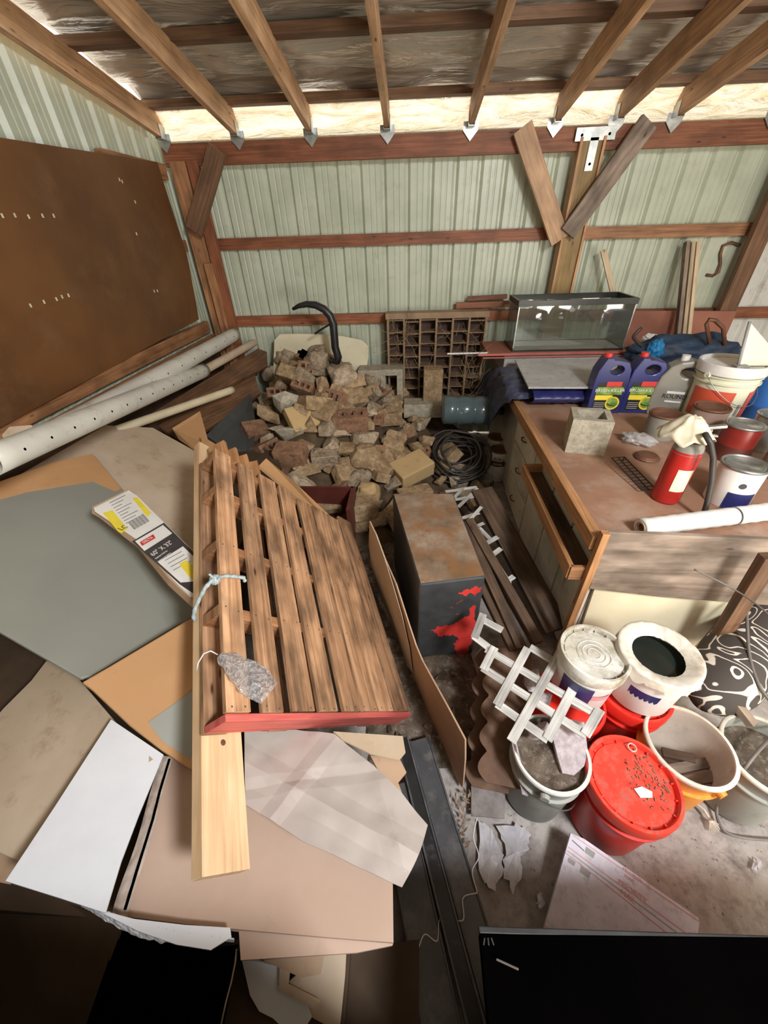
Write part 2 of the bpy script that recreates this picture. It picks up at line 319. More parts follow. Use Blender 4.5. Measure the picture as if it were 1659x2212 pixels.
    def build(s,name,mat=None,parent=None,smooth=False,bevel=0,solid=0,weld=True,sub=0):
        me=bpy.data.meshes.new(name)
        if parent is not None: o3=parent.matrix_world_loc if hasattr(parent,'matrix_world_loc') else V(ORG[parent.name])
        else:
            lo=V([min(p[i] for p in s.v) for i in range(3)]); hi=V([max(p[i] for p in s.v) for i in range(3)])
            o3=V(((lo.x+hi.x)/2,(lo.y+hi.y)/2,lo.z))
        me.from_pydata([p-o3 for p in s.v],[],s.f)
        uvl=me.uv_layers.new(name='UVMap'); li=0
        for f,uv in zip(s.f,s.uv):
            for k in range(len(f)):
                if uv: uvl.data[li].uv=uv[k]
                else:
                    p=s.v[f[k]]; uvl.data[li].uv=(p.x+p.z*.3,p.y+p.z)
                li+=1
        if s.mats:
            for x in s.mats: me.materials.append(M[x])
            for p,k in zip(me.polygons,s.mi): p.material_index=k
        else: me.materials.append(M[mat])
        if weld:
            bm=bmesh.new(); bm.from_mesh(me); bmesh.ops.remove_doubles(bm,verts=bm.verts,dist=1e-5); bmesh.ops.recalc_face_normals(bm,faces=bm.faces); bm.to_mesh(me); bm.free()
        if smooth:
            for p in me.polygons: p.use_smooth=True
        ob=bpy.data.objects.new(name,me); COL.objects.link(ob)
        if parent is not None: ob.parent=parent; ORG[ob.name]=o3
        else: ob.location=o3; ORG[ob.name]=o3
        if solid: q=ob.modifiers.new('solid','SOLIDIFY'); q.thickness=solid; q.offset=-1
        if bevel: q=ob.modifiers.new('bevel','BEVEL'); q.width=bevel; q.segments=2; q.limit_method='ANGLE'; q.angle_limit=R(35)
        if sub: q=ob.modifiers.new('sub','SUBSURF'); q.levels=sub; q.render_levels=sub
        if smooth=='auto' or bevel:
            for p in me.polygons: p.use_smooth=bool(smooth)
            if smooth: 
                try: me.shade_auto_smooth
                except Exception: pass
        return ob
ORG={}
def tag(o,label,cat,group=None):
    o['label']=label; o['category']=cat
    if group: o['group']=group
    return o
def thing(name,label,cat,loc,group=None):
    o=bpy.data.objects.new(name,None); COL.objects.link(o); o.empty_display_size=.05; o.location=loc; ORG[o.name]=V(loc)
    return tag(o,label,cat,group)
def struct(o): o['kind']='structure'; return o
def edge_smooth(o,ang=40):
    me=o.data
    for p in me.polygons: p.use_smooth=True
    bm=bmesh.new(); bm.from_mesh(me)
    for e in bm.edges:
        if len(e.link_faces)==2 and e.calc_face_angle(0)>R(ang): e.smooth=False
    bm.to_mesh(me); bm.free(); return o
def text(name,body,o,xd,yd,size,mat,parent,lift=.0006,align='LEFT'):
    cu=bpy.data.curves.new(name,'FONT'); cu.body=body; cu.size=size; cu.extrude=.0003; cu.align_x=align; cu.resolution_u=2
    t=bpy.data.objects.new(name+'_tmp',cu); COL.objects.link(t); bpy.context.view_layer.update()
    me=bpy.data.meshes.new_from_object(t.evaluated_get(bpy.context.evaluated_depsgraph_get())); bpy.data.objects.remove(t)
    x=V(xd).normalized(); y=V(yd); y=(y-x*y.dot(x)).normalized(); z=x.cross(y); T=Matrix((x,y,z)).transposed().to_4x4()
    pw=ORG[parent.name]; T.translation=V(o)+z*lift-pw; me.transform(T)
    me.materials.clear(); me.materials.append(M[mat]); ob=bpy.data.objects.new(name,me); COL.objects.link(ob); ob.parent=parent; ORG[ob.name]=pw
    return ob
def one(name,mb,mat,label,cat,group=None,**k): return tag(mb.build(name,mat,**k),label,cat,group)
# ------------------------------------------------------------ the shed
YB,XL,XR,YF=4.25,-2.08,5.6,-1.6
SL=.15
KX=-.011
def zr(y,x=0): return 2.56+SL*(4.15-y)+KX*(x+1.2)          # underside of the rafters
def corr(name,a,b,ztop,side,mat,z0=0.):
    """ribbed steel sheet from a to b (2D), ribs running up; ztop(t)->height; side = inward normal"""
    mb=MB(); a,b=V(a),V(b); L=(b-a).length; d=(b-a)/L; n=V(side); us=[];k=0.
    while k<L:
        for du,dep in ((0,0),(.022,-.026),(.036,-.026),(.058,0),(.10,0),(.106,-.004),(.112,-.004),(.118,0),(.148,0),(.154,-.004),(.160,-.004),(.166,0)):
            if k+du<L: us.append((k+du,dep))
        k+=.2
    us.append((L,0))
    vs=[];fs=[]
    for u,dep in us:
        p=a+d*u+n*dep; vs+= [V((p.x,p.y,z0)),V((p.x,p.y,ztop(p)))]
    for i in range(len(us)-1): fs.append((2*i,2*i+2,2*i+3,2*i+1))
    mb.add(vs,fs); return struct(mb.build(name,mat,solid=.0))
corr('wall_back',(XL,YB),(2.95,YB),lambda p:2.62,(0,-1),'metal_green')
corr('wall_back.001',(2.95,YB+.01),(XR,YB+.01),lambda p:2.62,(0,-1),'metal_pale')
corr('wall_left',(XL,YF),(XL,YB),lambda p:zr(p.y)+.1,(1,0),'metal_green')
corr('wall_right',(XR,YF),(XR,YB),lambda p:zr(p.y)+.1,(-1,0),'metal_pale')
mb=MB(); mb.box((-.84,YF,1.7),(2.5,.06,3.4)); mb.box((4.9,YF,1.7),(1.4,.06,3.4)); struct(mb.build('wall_front','hardboard'))
# floor
def fl(u,v):
    x=-2.6+u*8.6; y=-2.2+v*6.6; return V((x,y,.012*noise.noise(V((x*3,y*3,0)))+.006*noise.noise(V((x*11,y*11,4)))-.01))
mb=MB(); mb.grid(fl,170,130); struct(mb.build('floor','floor_dirt',smooth=True))
# roof skin and eave
def sheet(y0,y1,x0,x1,amp,dz):
    mb=MB(); nu=260; nv=max(8,int((y1-y0)*60))
    def f(u,v):
        x=x0+(x1-x0)*u; y=y0+(y1-y0)*v
        w=amp*(noise.noise(V((x*2.2,y*7,1)))+.2*noise.noise(V((x*6,y*19,3))))
        sag=-.03*math.sin(PI*((y-y0)%0.62)/.62)
        return V((x,y,zr(y,x)+.14+dz+w+sag*.6))
    mb.grid(f,nu,nv); return mb
PY=[Pp(700,y,V((0,0,zr(0)+.16)),V((0,SL,1)).normalized()).y for y in (214,66)]; PY+=[PY[1]-(PY[0]-PY[1])*k for k in (1,2,3)]
o=struct(sheet(YF-.1,PY[0]+.03,-2.03,XR,.02,.075).build('ceiling','roof_film',smooth=True,solid=.004))
mb=MB(); k=(2.6,XR)
for ya,yb in ((YF-.1,3.8),): mb.add([(-2.03,ya,zr(ya)+.30),(XR,ya,zr(ya)+.30),(XR,yb,zr(yb)+.30),(-2.03,yb,zr(yb)+.30)],[(0,1,2,3)])
struct(mb.build('ceiling.002','metal_pale',solid=.002))
mb=MB()
def ef_(u,v):
    x=-2.03+(XR+2.03)*u; y=PY[0]+(4.19-PY[0])*v; za=zr(PY[0],x)+.2; zb=zr(4.12,x)+.005
    return V((x,y,za+(zb-za)*v+.03*noise.noise(V((x*2.4,v*3,1)))*math.sin(PI*v)+.022*noise.noise(V((x*6,v*9,3)))*math.sin(PI*v)+.012*noise.noise(V((x*14,v*22,3)))*math.sin(PI*v)-.02*math.sin(PI*v)))
mb.grid(ef_,420,24); struct(mb.build('ceiling.001','eave_film',smooth=True))
# purlins over the rafters
for i,y in enumerate(PY):
    mb=MB(); z=zr(y)+.14+.022; mb.beam((-2.04,y,z-KX*2.04),(XR,y,z+KX*XR),.09,.045,(0,-SL,1) if 0 else (0,0,1)); struct(mb.build('trim_%d'%(1+i),'purlin_wood'))
# rafters
rx=[Pp(x,y,V((0,4.1,zr(4.1))),V((0,0,1))) for x,y in ((372,312),(520,305),(676,297),(838,288),(1013,280),(1190,270),(1316,264),(1436,258),(1632,250))]
RX=[-1.98]+[p.x for p in rx[1:]]
rl=['end rafter tight against the left rib steel wall','second rafter in from the left wall','third rafter from the left wall','rafter nearest the middle of the roof, fourth from the left','rafter just right of the roof middle, fifth from the left','rafter landing just left of the white T shaped plate','rafter landing at the right end of the T shaped plate','rafter landing right of the slanting brace','rafter at the far right edge','',''] 
for i,x in enumerate(RX):
    if x<XR-.1:
        mb=MB(); y0,y1=YF-.1,4.12
        mb.beam((x,y0,zr(y0,x)+.07),(x,y1,zr(y1,x)+.07),.04,.14)
        if rl[i]: one('rafter',mb,'rafter_wood','sloping pine '+rl[i],'rafter','rafters under the roof')
        else: one('rafter',mb,'rafter_wood','sloping pine rafter beyond the right edge','rafter','rafters under the roof')
        if i<9:
            h=MB(); z=zr(4.08,x)
            h.slab([(x-.055,4.098,z+.03),(x+.055,4.098,z+.03),(x+.055,4.098,z-.02),(x,4.098,z-.08),(x-.055,4.098,z-.02)],.004,V((0,-1,0)))
            h.box((x-.024,4.06,z+.04),(.003,.07,.08)); h.box((x+.024,4.06,z+.04),(.003,.07,.08)); h.box((x,4.06,z-.003),(.05,.08,.003))
            one('joist_hanger',h,'steel_galv','grey steel hanger under the '+(rl[i] if rl[i] else 'rafter'),'bracket','joist hangers on the wall header')
# header, girts, posts
def st_beam(name,a,b,w,h,mat,label,cat,group=None):
    mb=MB(); mb.beam(a,b,w,h); return one(name,mb,mat,label,cat,group,bevel=.002)
zh=zr(4.1)-.075
st_beam('header_beam',(XL+.05,4.14,zh+.01),(XR,4.14,zh+.01+KX*7),.04,.14,'girt_red','reddish header beam along the top of the back wall','beam')
zm=Py(1000,508,4.2).z; zl=Py(1000,683,4.2).z
st_beam('wall_girt',(XL+.1,4.225,zm),(1.24,4.225,zm-.015),.05,.09,'girt_red','reddish middle girt on back wall left of the braced post','girt','girts of the back wall')
st_beam('wall_girt',(1.46,4.225,zm-.02),(XR,4.225,zm-.06),.05,.09,'framing','middle girt on back wall right of the braced post','girt','girts of the back wall')
st_beam('wall_girt',(XL+.1,4.22,zl),(1.24,4.22,zl),.05,.09,'girt_red','reddish lower girt on back wall above the cream panel','girt','girts of the back wall')
st_beam('wall_girt',(1.46,4.22,zl-.02),(XR,4.22,zl-.05),.05,.09,'girt_red','lower girt on back wall behind the glass tank and tools','girt','girts of the back wall')
st_beam('wall_girt',(XL+.03,YF,zm),(XL+.03,4.1,zm),.05,.09,'framing','short visible piece of middle girt on left wall beside the corner','girt','girts of the left wall')
zu=Px(370,374,-2.02).z
st_beam('wall_girt',(XL+.03,3.3,zu),(XL+.03,4.1,zu),.05,.10,'framing','upper girt of left wall above the brown hardboard','girt','girts of the left wall')
st_beam('wall_girt',(XL+.03,YF,zl-.02),(XL+.03,4.1,zl-.02),.05,.10,'framing','lower girt of left wall along the foot of the brown hardboard','girt','girts of the left wall')
t=thing('corner_post','brown timber post in the far left corner of the shed','post',(-1.86,4.1,0))
mb=MB(); mb.beam((-1.93,4.14,0),(-1.93,4.14,2.45),.05,.13,(1,0,0)); mb.build('post_board','framing',t,bevel=.002)
mb=MB(); mb.beam((-1.80,4.13,0),(-1.80,4.13,2.45),.05,.09,(1,0,0)); mb.build('post_board','girt_red',t,bevel=.002)
mb=MB(); mb.beam((-1.865,4.10,0),(-1.865,4.10,1.75),.06,.08,(1,0,0)); mb.build('post_core','framing',t,bevel=.002)
mb=MB(); a=Py(470,322,4.05); b=Py(420,500,4.02); mb.beam(a,b,.14,.04,(0,-1,0)); one('knee_brace',mb,'brown_brace','dark brown knee brace slanting out of the far left corner post','brace',bevel=.002)
t=thing('wall_post','thick yellowish timber post with orange edges and a T plate','post',(1.35,4.12,0))
mb=MB(); mb.beam((1.35,4.14,0),(1.35,4.14,zh-.03),.15,.1,(0,-1,0)); mb.build('post_core','post_wood',t,bevel=.002)
for s in(-1,1): mb=MB(); mb.beam((1.35+s*.085,4.13,0),(1.35+s*.085,4.13,zh-.02),.02,.12,(0,-1,0)); mb.build('edge_strip','trim_orange',t,bevel=.001)
zh=zh-.02
mb=MB(); mb.box((1.36,4.083,zh+.015),(.29,.005,.075)); mb.box((1.36,4.083,zh-.10),(.06,.005,.19)); 
t=tag(mb.build('tie_plate','steel_galv'),'pale T shaped steel plate nailed over header and post','plate')
for dx,dz in ((-.1,.035),(.1,.035),(0,-.13)):
    mb=MB(); mb.lathe((1.36+dx,4.080,zh+dz-.025),[(.0001,0),(.009,0),(.009,.004)],12,(0,-1,0)); mb.build('screw_hole','black_gap',t)
def brace(p0,p1,Y,w,mat,label):
    mb=MB(); a=Py(*p0,Y); b=Py(*p1,Y); mb.beam(a,b,w,.04,(0,-1,0)); return one('knee_brace',mb,mat,label,'brace','knee braces at the wall post',bevel=.002)
brace((1128,275),(1208,520),4.06,.14,'rafter_wood','brown knee brace leaning in from the left of the T plate post')
brace((1402,262),(1226,505),4.02,.14,'worn_board','weathered grey knee brace leaning in from the right of the T plate post')
mb=MB(); mb.beam((2.86,4.10,0),(2.86,4.10,2.42),.14,.06,(0,-1,0)); one('door_post',mb,'brown_brace','dark brown upright beside the pale steel at the far right','post',bevel=.002)
# hardboard on the left wall
t=thing('wall_panel','large dark brown hardboard sheet fixed to the left wall','panel',(-1.99,2,1.2))
mb=MB(); o_=V((-1.985,0,0)); n_=V((1,0,0)); mb.slab([Pp(x,y,o_,n_) for x,y in ((-160,272),(340,350),(368,440),(405,555),(430,690),(-160,1010))],.01,n_); mb.build('hardboard','hardboard',t)
for x,y in ((5,466),(32,465),(62,468),(92,466),(116,466),(258,388),(264,392),(295,505),(292,436),(66,660),(95,652),(122,646),(134,641),(148,638),(333,629),(340,628)):
    mb=MB(); p=Pp(x,y,V((-1.98,0,0)),n_); mb.box(p,(.004,.008,.018)); mb.build('sparkle_dot','cloth_cream',t)  # pale dots that paint the sparkle of light on the hardboard
st_beam('sill_board',(-1.96,.2,1.14),(-1.96,4.0,1.14),.03,.06,'framing','rough ledge board along the foot of the brown hardboard','board')
mb=MB(); mb.box((-2.03,1.3,.56),(.03,5.6,1.1)); struct(mb.build('baseboard_left','old_plank'))
# far corner odds on the wall
mb=MB(); mb.beam(Py(985,660,4.16),Py(1100,656,4.16),.04,.05,(0,0,1)); one('scrap_board',mb,'girt_red','short reddish scrap board on the lower girt left of the tank','board','scrap boards on the lower girt',bevel=.002)
mb=MB(); mb.beam(Py(1010,645,4.16),Py(1095,640,4.16),.04,.035,(0,0,1)); one('scrap_board',mb,'girt_red','shorter reddish scrap board lying on the other beside the tank','board','scrap boards on the lower girt',bevel=.002)
mb=MB(); mb.beam(Py(1303,540,4.1),Py(1338,690,3.95),.045,.02,(0,-1,0)); one('wood_stick',mb,'stick_wood','short pale stick leaning on back wall behind the tank','stick',bevel=.002)
for dx,k,mt in ((0,'widest','worn_board'),(13,'middle','stick_wood'),(24,'rightmost','stick_wood')):
    mb=MB(); mb.beam(Py(1484+dx,522,4.12-dx*.001),Py(1462+dx,735,3.85-dx*.001),.03,.05 if dx==0 else .03,(0,-1,0)); one('wood_strip',mb,mt,k+' of three upright wood strips leaning right of the tank','strip','upright wood strips',bevel=.002)
mb=MB(); pts=[Py(x,y,4.235) for x,y in ((1598,530),(1580,524),(1562,531),(1556,548),(1556,570),(1552,588),(1540,596),(1526,594))]
mb.tube(pts,.012,8); one('hook_bar',mb,'rust_brown','rusty S curved iron hook hanging on the right back wall','hook',smooth=True)
mb=MB(); o_=V((0,4.05,0)); n_=V((0,-1,0)); mb.slab([Pp(x,y,o_,n_) for x,y in ((1352,672),(1592,672),(1560,745),(1345,745))],.02,n_); one('plywood_sheet',mb,'brown_panel','red brown panel on edge behind the denim bundle','panel')
# ------------------------------------------------------------ rubble heap
def sm(a,b,x): t=max(0,min(1,(x-a)/(b-a))); return t*t*(3-2*t)
def heap(x,y):
    K=[(-2.2,.38),(-1.65,.45),(-1.3,.72),(-1.0,.98),(-.5,.78),(-.1,.50),(.25,.32),(.55,.12),(.9,0)]
    pk=K[0][1]
    for (a,va),(b,vb) in zip(K,K[1:]):
        if x>=a: pk=va+(vb-va)*min(1,(x-a)/(b-a))
    return pk*(.15+.85*sm(2.2,3.55,y))*sm(1.9,2.3,y) if y>1.9 else 0
def onheap(px,py):
    d=ray(px,py); t=.5
    while t<8:
        p=CAM+d*t
        if p.z<=heap(p.x,p.y) or p.y>4.1: return p
        t+=.01
    return CAM+d*3
mb=MB()
def hf(u,v):
    x=-2.05+u*3.0; y=1.85+v*2.4; z=heap(x,y)-.06+.05*noise.noise(V((x*5,y*5,0)))+.03*noise.noise(V((x*13,y*13,2))); return V((x,y,z))
mb.grid(hf,90,70); o=mb.build('rubble_fines','fines',smooth=True); tag(o,'brown grit and brick dust filling the rubble heap','rubble'); o['kind']='stuff'
def rot(): return Matrix.Rotation(rnd.uniform(0,6.28),3,'Z')@Matrix.Rotation(rnd.uniform(-.9,.9),3,'X')@Matrix.Rotation(rnd.uniform(-.5,.5),3,'Y')
def euler(a,b,c): return Matrix.Rotation(R(c),3,'Z')@Matrix.Rotation(R(a),3,'X')@Matrix.Rotation(R(b),3,'Y')
def chunk(c,size,A,n=16,box=.0):
    pts=[]
    for i in range(n):
        p=V((rnd.uniform(-1,1),rnd.uniform(-1,1),rnd.uniform(-1,1)))
        k=max(abs(p.x),abs(p.y),abs(p.z)); p=p/k if rnd.random()<.75 else p/p.length*1.05
        p*=rnd.uniform(.8,1)
        pts.append(V(c)+A@V((p.x*size[0]/2,p.y*size[1]/2,p.z*size[2]/2)))
    mb=MB(); mb.hull(pts); return mb
def lump(c,size,A,seed):
    bm=bmesh.new(); bmesh.ops.create_icosphere(bm,subdivisions=3,radius=1); mb=MB(); vs=[]
    for v in bm.verts:
        p=v.co.copy(); k=1+.34*noise.noise(p*1.3+V((seed,0,0)))+.22*noise.noise(p*3.1+V((0,seed,0)))+.09*noise.noise(p*8+V((0,seed,3)))
        q=V([math.copysign(abs(a)**.75,a) for a in p])*k
        vs.append(V(c)+A@V((q.x*size[0]/2,q.y*size[1]/2,q.z*size[2]/2)))
    mb.add(vs,[[v.index for v in f.verts] for f in bm.faces]); bm.free(); return mb
def brick(c,size,A,holes=True):
    mb=MB(); L,W,H=size; T=A.to_4x4(); T.translation=V(c); hs=[]
    if holes:
        for i in(-1,0,1): hs.append((i*L*.27-L*.085,i*L*.27+L*.085,-W*.22,W*.22))
    mb.holed(L,W,H,hs,T); return mb
def cinder(c,size,A,two=True):
    L,W,H=size; T=A.to_4x4(); T.translation=V(c); w=W*.17; mb=MB()
    hs=[(-L/2+w,-w*.45,-W/2+w,W/2-w),(w*.45,L/2-w,-W/2+w,W/2-w)] if two else [(-L/2+w,L/2-w,-W/2+w,W/2-w)]
    mb.holed(L,W,H,hs,T); return mb
SP=[]
def put(kind,px,py,sp,asp,mat,A,label,cat='rubble',lift=.3,extra=None):
    p=onheap(px,py); dep=(p-CAM).dot(FW); s=sp/F_*dep; size=[s*a for a in asp]; c=p+V((0,0,min(size)*lift))*.6-ray(px,py).normalized()*min(size)*.2
    SP.append((c,max(size)/2))
    if kind=='lump': mb=lump(c,size,A,rnd.random()*9); o=one('rubble_lump',mb,mat,label,cat,'loose rubble in the heap',smooth=True)
    elif kind=='chunk': mb=chunk(c,size,A); o=one('rubble_chunk',mb,mat,label,cat,'loose rubble in the heap',bevel=s*.02)
    elif kind=='brick': mb=brick(c,size,A); o=one('clay_brick',mb,mat,label,cat,'loose rubble in the heap')
    elif kind=='cinder': mb=cinder(c,size,A,extra!=1); o=one('cinder_block',mb,mat,label,cat,'loose rubble in the heap')
    elif kind=='slab': mb=MB(); mb.box(c,size,A); o=one('paver_block',mb,mat,label,cat,'loose rubble in the heap',bevel=s*.035)
    return o
put('lump',742,822,62,(1,.85,.8),'concrete_light',euler(0,0,20),'large round pale concrete lump right of the heap top')
put('lump',632,784,60,(1.1,.7,.6),'concrete_light',euler(0,20,0),'rough concrete lump at the very top left of the heap')
put('lump',684,792,52,(1,.8,.9),'concrete',euler(0,0,50),'bulky concrete lump below the black clip at the heap top')
put('lump',549,804,28,(1,.6,.6),'concrete_light',euler(0,0,0),'small whitish stone resting on the boards left of the heap','stone')
put('lump',585,813,34,(.9,.8,1),'concrete_light',euler(0,0,0),'egg shaped stone beside the small whitish stone at the heap edge','stone')
put('chunk',620,820,50,(.6,.5,1.1),'concrete',euler(20,-30,0),'upright concrete shard left of centre near the top of the heap','shard')
put('chunk',658,818,55,(1,.5,.9),'concrete',euler(10,20,0),'squarish concrete slab piece under the top lumps')
put('chunk',697,836,40,(.8,.5,1),'concrete_tan',euler(-30,10,40),'tan wedge leaning left of the pale round lump','wedge')
put('brick',722,862,52,(1,.55,.45),'brick_clay',euler(60,10,-40),'brown brick with square holes below the pale round lump','brick')
put('slab',697,892,62,(1,.8,.4),'concrete_tan',euler(35,10,-25),'broad tan block face in the middle of the heap','block')
put('slab',653,908,62,(1,.9,.35),'concrete_yellow',euler(45,0,40),'square tan slab tilted left of the middle of the heap','slab')
put('chunk',617,878,60,(.9,.6,1),'block_grey',euler(20,10,30),'grey faced broken block at the left of the heap','block')
put('chunk',626,935,62,(1.1,.4,.7),'block_grey',euler(30,-30,10),'long dark faced wedge pointing up to the right','wedge')
put('brick',758,915,74,(1,.5,.5),'brick_clay',euler(10,0,8),'long reddish hollow brick in the centre of the heap','brick')
put('chunk',730,942,55,(1.1,.35,.4),'concrete_light',euler(0,10,-10),'thin curved pinkish shard just below the long reddish brick','shard')
put('chunk',788,951,62,(1.2,.6,.5),'concrete_light',euler(0,-14,0),'pale pebbly pointed slab right of the curved pinkish shard')
put('chunk',583,900,58,(1.2,.5,.4),'concrete_tan',euler(10,25,-10),'flat tan slab lying on the left side of the heap','slab')
put('chunk',598,927,36,(1.2,.4,.3),'concrete_light',euler(0,-12,0),'thin pale flake on the left side of the heap','flake')
put('slab',552,940,50,(1,.8,.7),'brick_clay',euler(30,10,40),'orange brown block at the left foot of the heap','block')
put('brick',576,972,52,(1,.5,.6),'brick_clay',euler(70,0,60),'clay brick with open holes at the left foot of the heap','brick')
put('slab',632,992,66,(1,.6,.8),'brick_clay',euler(15,0,-5),'big dull brown brick above the dark red box','brick')
put('slab',702,996,56,(1,.6,.6),'concrete',euler(10,0,12),'grey brown brick with a pale end above the dark red box','brick')
put('chunk',668,1002,26,(.5,.5,1.3),'concrete_light',euler(0,-15,0),'narrow pale sliver standing between two bricks','sliver')
put('chunk',746,1012,44,(.7,.4,1.1),'concrete_tan',euler(0,-10,20),'narrow tan wedge standing right of the dark red box','wedge')
put('lump',790,992,62,(1,.7,.9),'concrete_tan',euler(0,0,20),'rough brown lump with pale crust at the front of the heap')
put('lump',772,1040,52,(1.2,.7,.6),'concrete',euler(0,-30,10),'smooth oblong stone between box and rounded yellow stone','stone')
put('slab',889,1018,80,(1,.7,.45),'concrete_yellow',euler(12,-10,35),'large clean yellow tan paver lying at the right front','paver')
put('lump',795,1072,50,(.95,.7,1),'concrete_yellow',euler(0,0,0),'rounded yellow stone shaped like a loaf at the heap foot','stone')
put('slab',787,1110,56,(1,.7,1),'concrete_tan',euler(0,0,15),'tan block standing under the rounded yellow stone','block')
put('lump',653,1056,62,(1.3,.7,.6),'concrete_light',euler(0,30,-20),'pebbly concrete lump in front of the dark red box')
put('slab',704,1088,62,(1.1,.8,.3),'concrete_tan',euler(20,0,10),'flat tan paver behind the pallet corner','paver')
put('slab',896,1075,60,(1.2,.6,.5),'concrete_tan',euler(0,0,20),'tan block below the large yellow tan paver','block')
put('chunk',897,968,40,(1,.6,.6),'concrete_tan',euler(0,20,0),'small tan chunk above the large yellow tan paver')
put('lump',802,893,26,(1,.8,.6),'concrete_light',euler(0,0,0),'fist sized whitish pebble above the pointed slab','pebble')
put('lump',828,888,20,(1,.7,.6),'concrete_light',euler(0,0,0),'small whitish pebble at the right of the heap centre','pebble')
put('lump',773,893,32,(1,.8,.6),'concrete_light',euler(0,0,0),'crumbly pale lump touching the long reddish brick')
put('chunk',697,872,30,(1,.6,.6),'concrete',euler(30,20,0),'small grey chunk above the broad tan block')
put('slab',905,895,44,(1.1,.6,.8),'block_grey',euler(0,0,5),'dull block at the foot of the narrow upright block','block')
put('slab',842,905,50,(1,.6,.6),'concrete_tan',euler(10,0,10),'tan block right of the long reddish brick','block')
# scalloped edging pavers
t=thing('edging_paver','brown scalloped edging paver standing on end in the heap','paver',onheap(845,970))
mb=MB(); p0=onheap(835,1010)+V((0,-.05,0)); ax=(onheap(866,935)+V((0,0,.10))-p0).normalized(); sd=ax.cross(V((0,-1,.3))).normalized(); nn=sd.cross(ax)
if nn.y>0: nn=-nn
pts=[]; L_=.42
for i in range(41): s=i/40; pts.append(p0+ax*L_*s+sd*(-.075-.02*abs(math.sin(s*PI*4))))
for i in range(41): s=1-i/40; pts.append(p0+ax*L_*s+sd*(.075+.02*abs(math.sin(s*PI*4))))
mb.slab(pts,.05,nn); mb.build('scalloped_slab','concrete_tan',t)
# standing cinder blocks by the wall
def stand(px0,py0,px1,py1,Y,dep,label,two=True,lie='front'):
    a=Py(px0,py1,Y); b=Py(px1,py0,Y); w=b.x-a.x; h=b.z-a.z; c=V((a.x+w/2,Y+dep/2,a.z+h/2))
    mb=cinder(c,(w,h,dep),Matrix(((1,0,0),(0,0,-1),(0,1,0))),two); return one('cinder_block',mb,'block_grey',label,'block','cinder blocks by the wall')
stand(778,800,820,872,3.85,.2,'ribbed grey block standing against the wall left of its neighbour',True)
stand(822,798,870,872,3.86,.2,'grey cinder block with one large dark core facing out',False)
mb=MB(); a=Py(914,873,3.7); b=Py(958,799,3.72); mb.box(((a.x+b.x)/2,3.8,(a.z+b.z)/2),(b.x-a.x,.16,b.z-a.z)); one('cinder_block',mb,'concrete_tan','narrow pale block standing on end before the pigeonhole rack','block','cinder blocks by the wall',bevel=.006)
mb=MB(); a=Py(872,905,3.6); b=Py(955,872,3.65); mb.box(((a.x+b.x)/2,3.72,(a.z+b.z)/2),(b.x-a.x,.2,abs(b.z-a.z))); one('cinder_block',mb,'block_grey','long grey block lying under the narrow upright block','block','cinder blocks by the wall',bevel=.006)
# fill pieces
kinds=[('rubble_chunk','concrete','broken grey brown concrete piece wedged low in the heap','wedged concrete pieces'),
       ('rubble_chunk','concrete_tan','broken tan masonry piece wedged low in the heap','wedged tan pieces'),
       ('rubble_lump','concrete','rough grey lump wedged low in the heap','wedged rough lumps'),
       ('clay_brick','brick_clay','dull clay brick wedged low in the heap','wedged clay bricks'),
       ('paver_block','concrete_tan','dusty tan block wedged low in the heap','wedged tan blocks')]
y=2.32
while y<3.95:
    x=-1.75
    while x<.55:
        qx=x+rnd.uniform(-.05,.05); qy=y+rnd.uniform(-.05,.05); z=heap(qx,qy); c=V((qx,qy,z+rnd.uniform(-.03,.03))); x+=.135
        if any((c-s).length<r*.72 for s,r in SP) or z<.02 or (qx<-1.15 and qy<2.75) or (qx>.15 and qy>3.3) : continue
        sx_,sy_=prj(c)
        if sx_<535+(sy_-800)*.15 or (590<sx_<760 and 1005<sy_<1150 and qy<2.62): continue
        if qx>.0 and rnd.random()<.35: continue
        k=rnd.choices(range(5),(4,4,2,1.6,2))[0]; s=rnd.uniform(.14,.23); nm,mt,lb,gp=kinds[k]; A=rot()
        if k<2: o=chunk(c,(s,s*rnd.uniform(.5,.8),s*rnd.uniform(.4,.8)),A).build(nm,mt,bevel=.003)
        elif k==2: o=chunk(c,(s,s*.8,s*.7),A,34).build(nm,mt,bevel=.003)
        elif k==3: o=brick(c,(.19,.09,.06),A,rnd.random()<.5).build(nm,mt)
        else: mb=MB(); mb.box(c,(s*1.1,s*.8,s*.5),A); o=mb.build(nm,mt,bevel=.006)
        tag(o,lb,'rubble',gp)
    y+=.135
# dark red box in the heap
def plank(name,a,b,w,h,mat,label,cat,group=None,upv=(0,0,1),parent=None,bev=.002):
    mb=MB(); mb.beam(a,b,w,h,upv); o=mb.build(name,mat,parent,bevel=bev)
    return o if parent is not None else tag(o,label,cat,group)
t=thing('wooden_crate','open dark red wooden crate half buried at the heap front','crate',(-.75,2.55,0))
c=V((-.69,2.29,.22))
mb=MB(); mb.box(c+V((0,.14,0)),(.52,.02,.34)); mb.build('side_panel','box_redbrown',t)
mb=MB(); mb.box(c+V((-.26,0,0)),(.02,.3,.34)); mb.build('side_panel','box_redbrown',t)
mb=MB(); mb.box(c+V((.26,0,0)),(.03,.3,.34)); mb.build('side_panel','box_redbrown',t)
mb=MB(); mb.box(c+V((0,-.14,-.06)),(.52,.02,.2)); mb.build('side_panel','box_redbrown',t)
mb=MB(); mb.box(c+V((0,0,-.16)),(.52,.3,.02)); mb.build('crate_floor','box_redbrown',t)
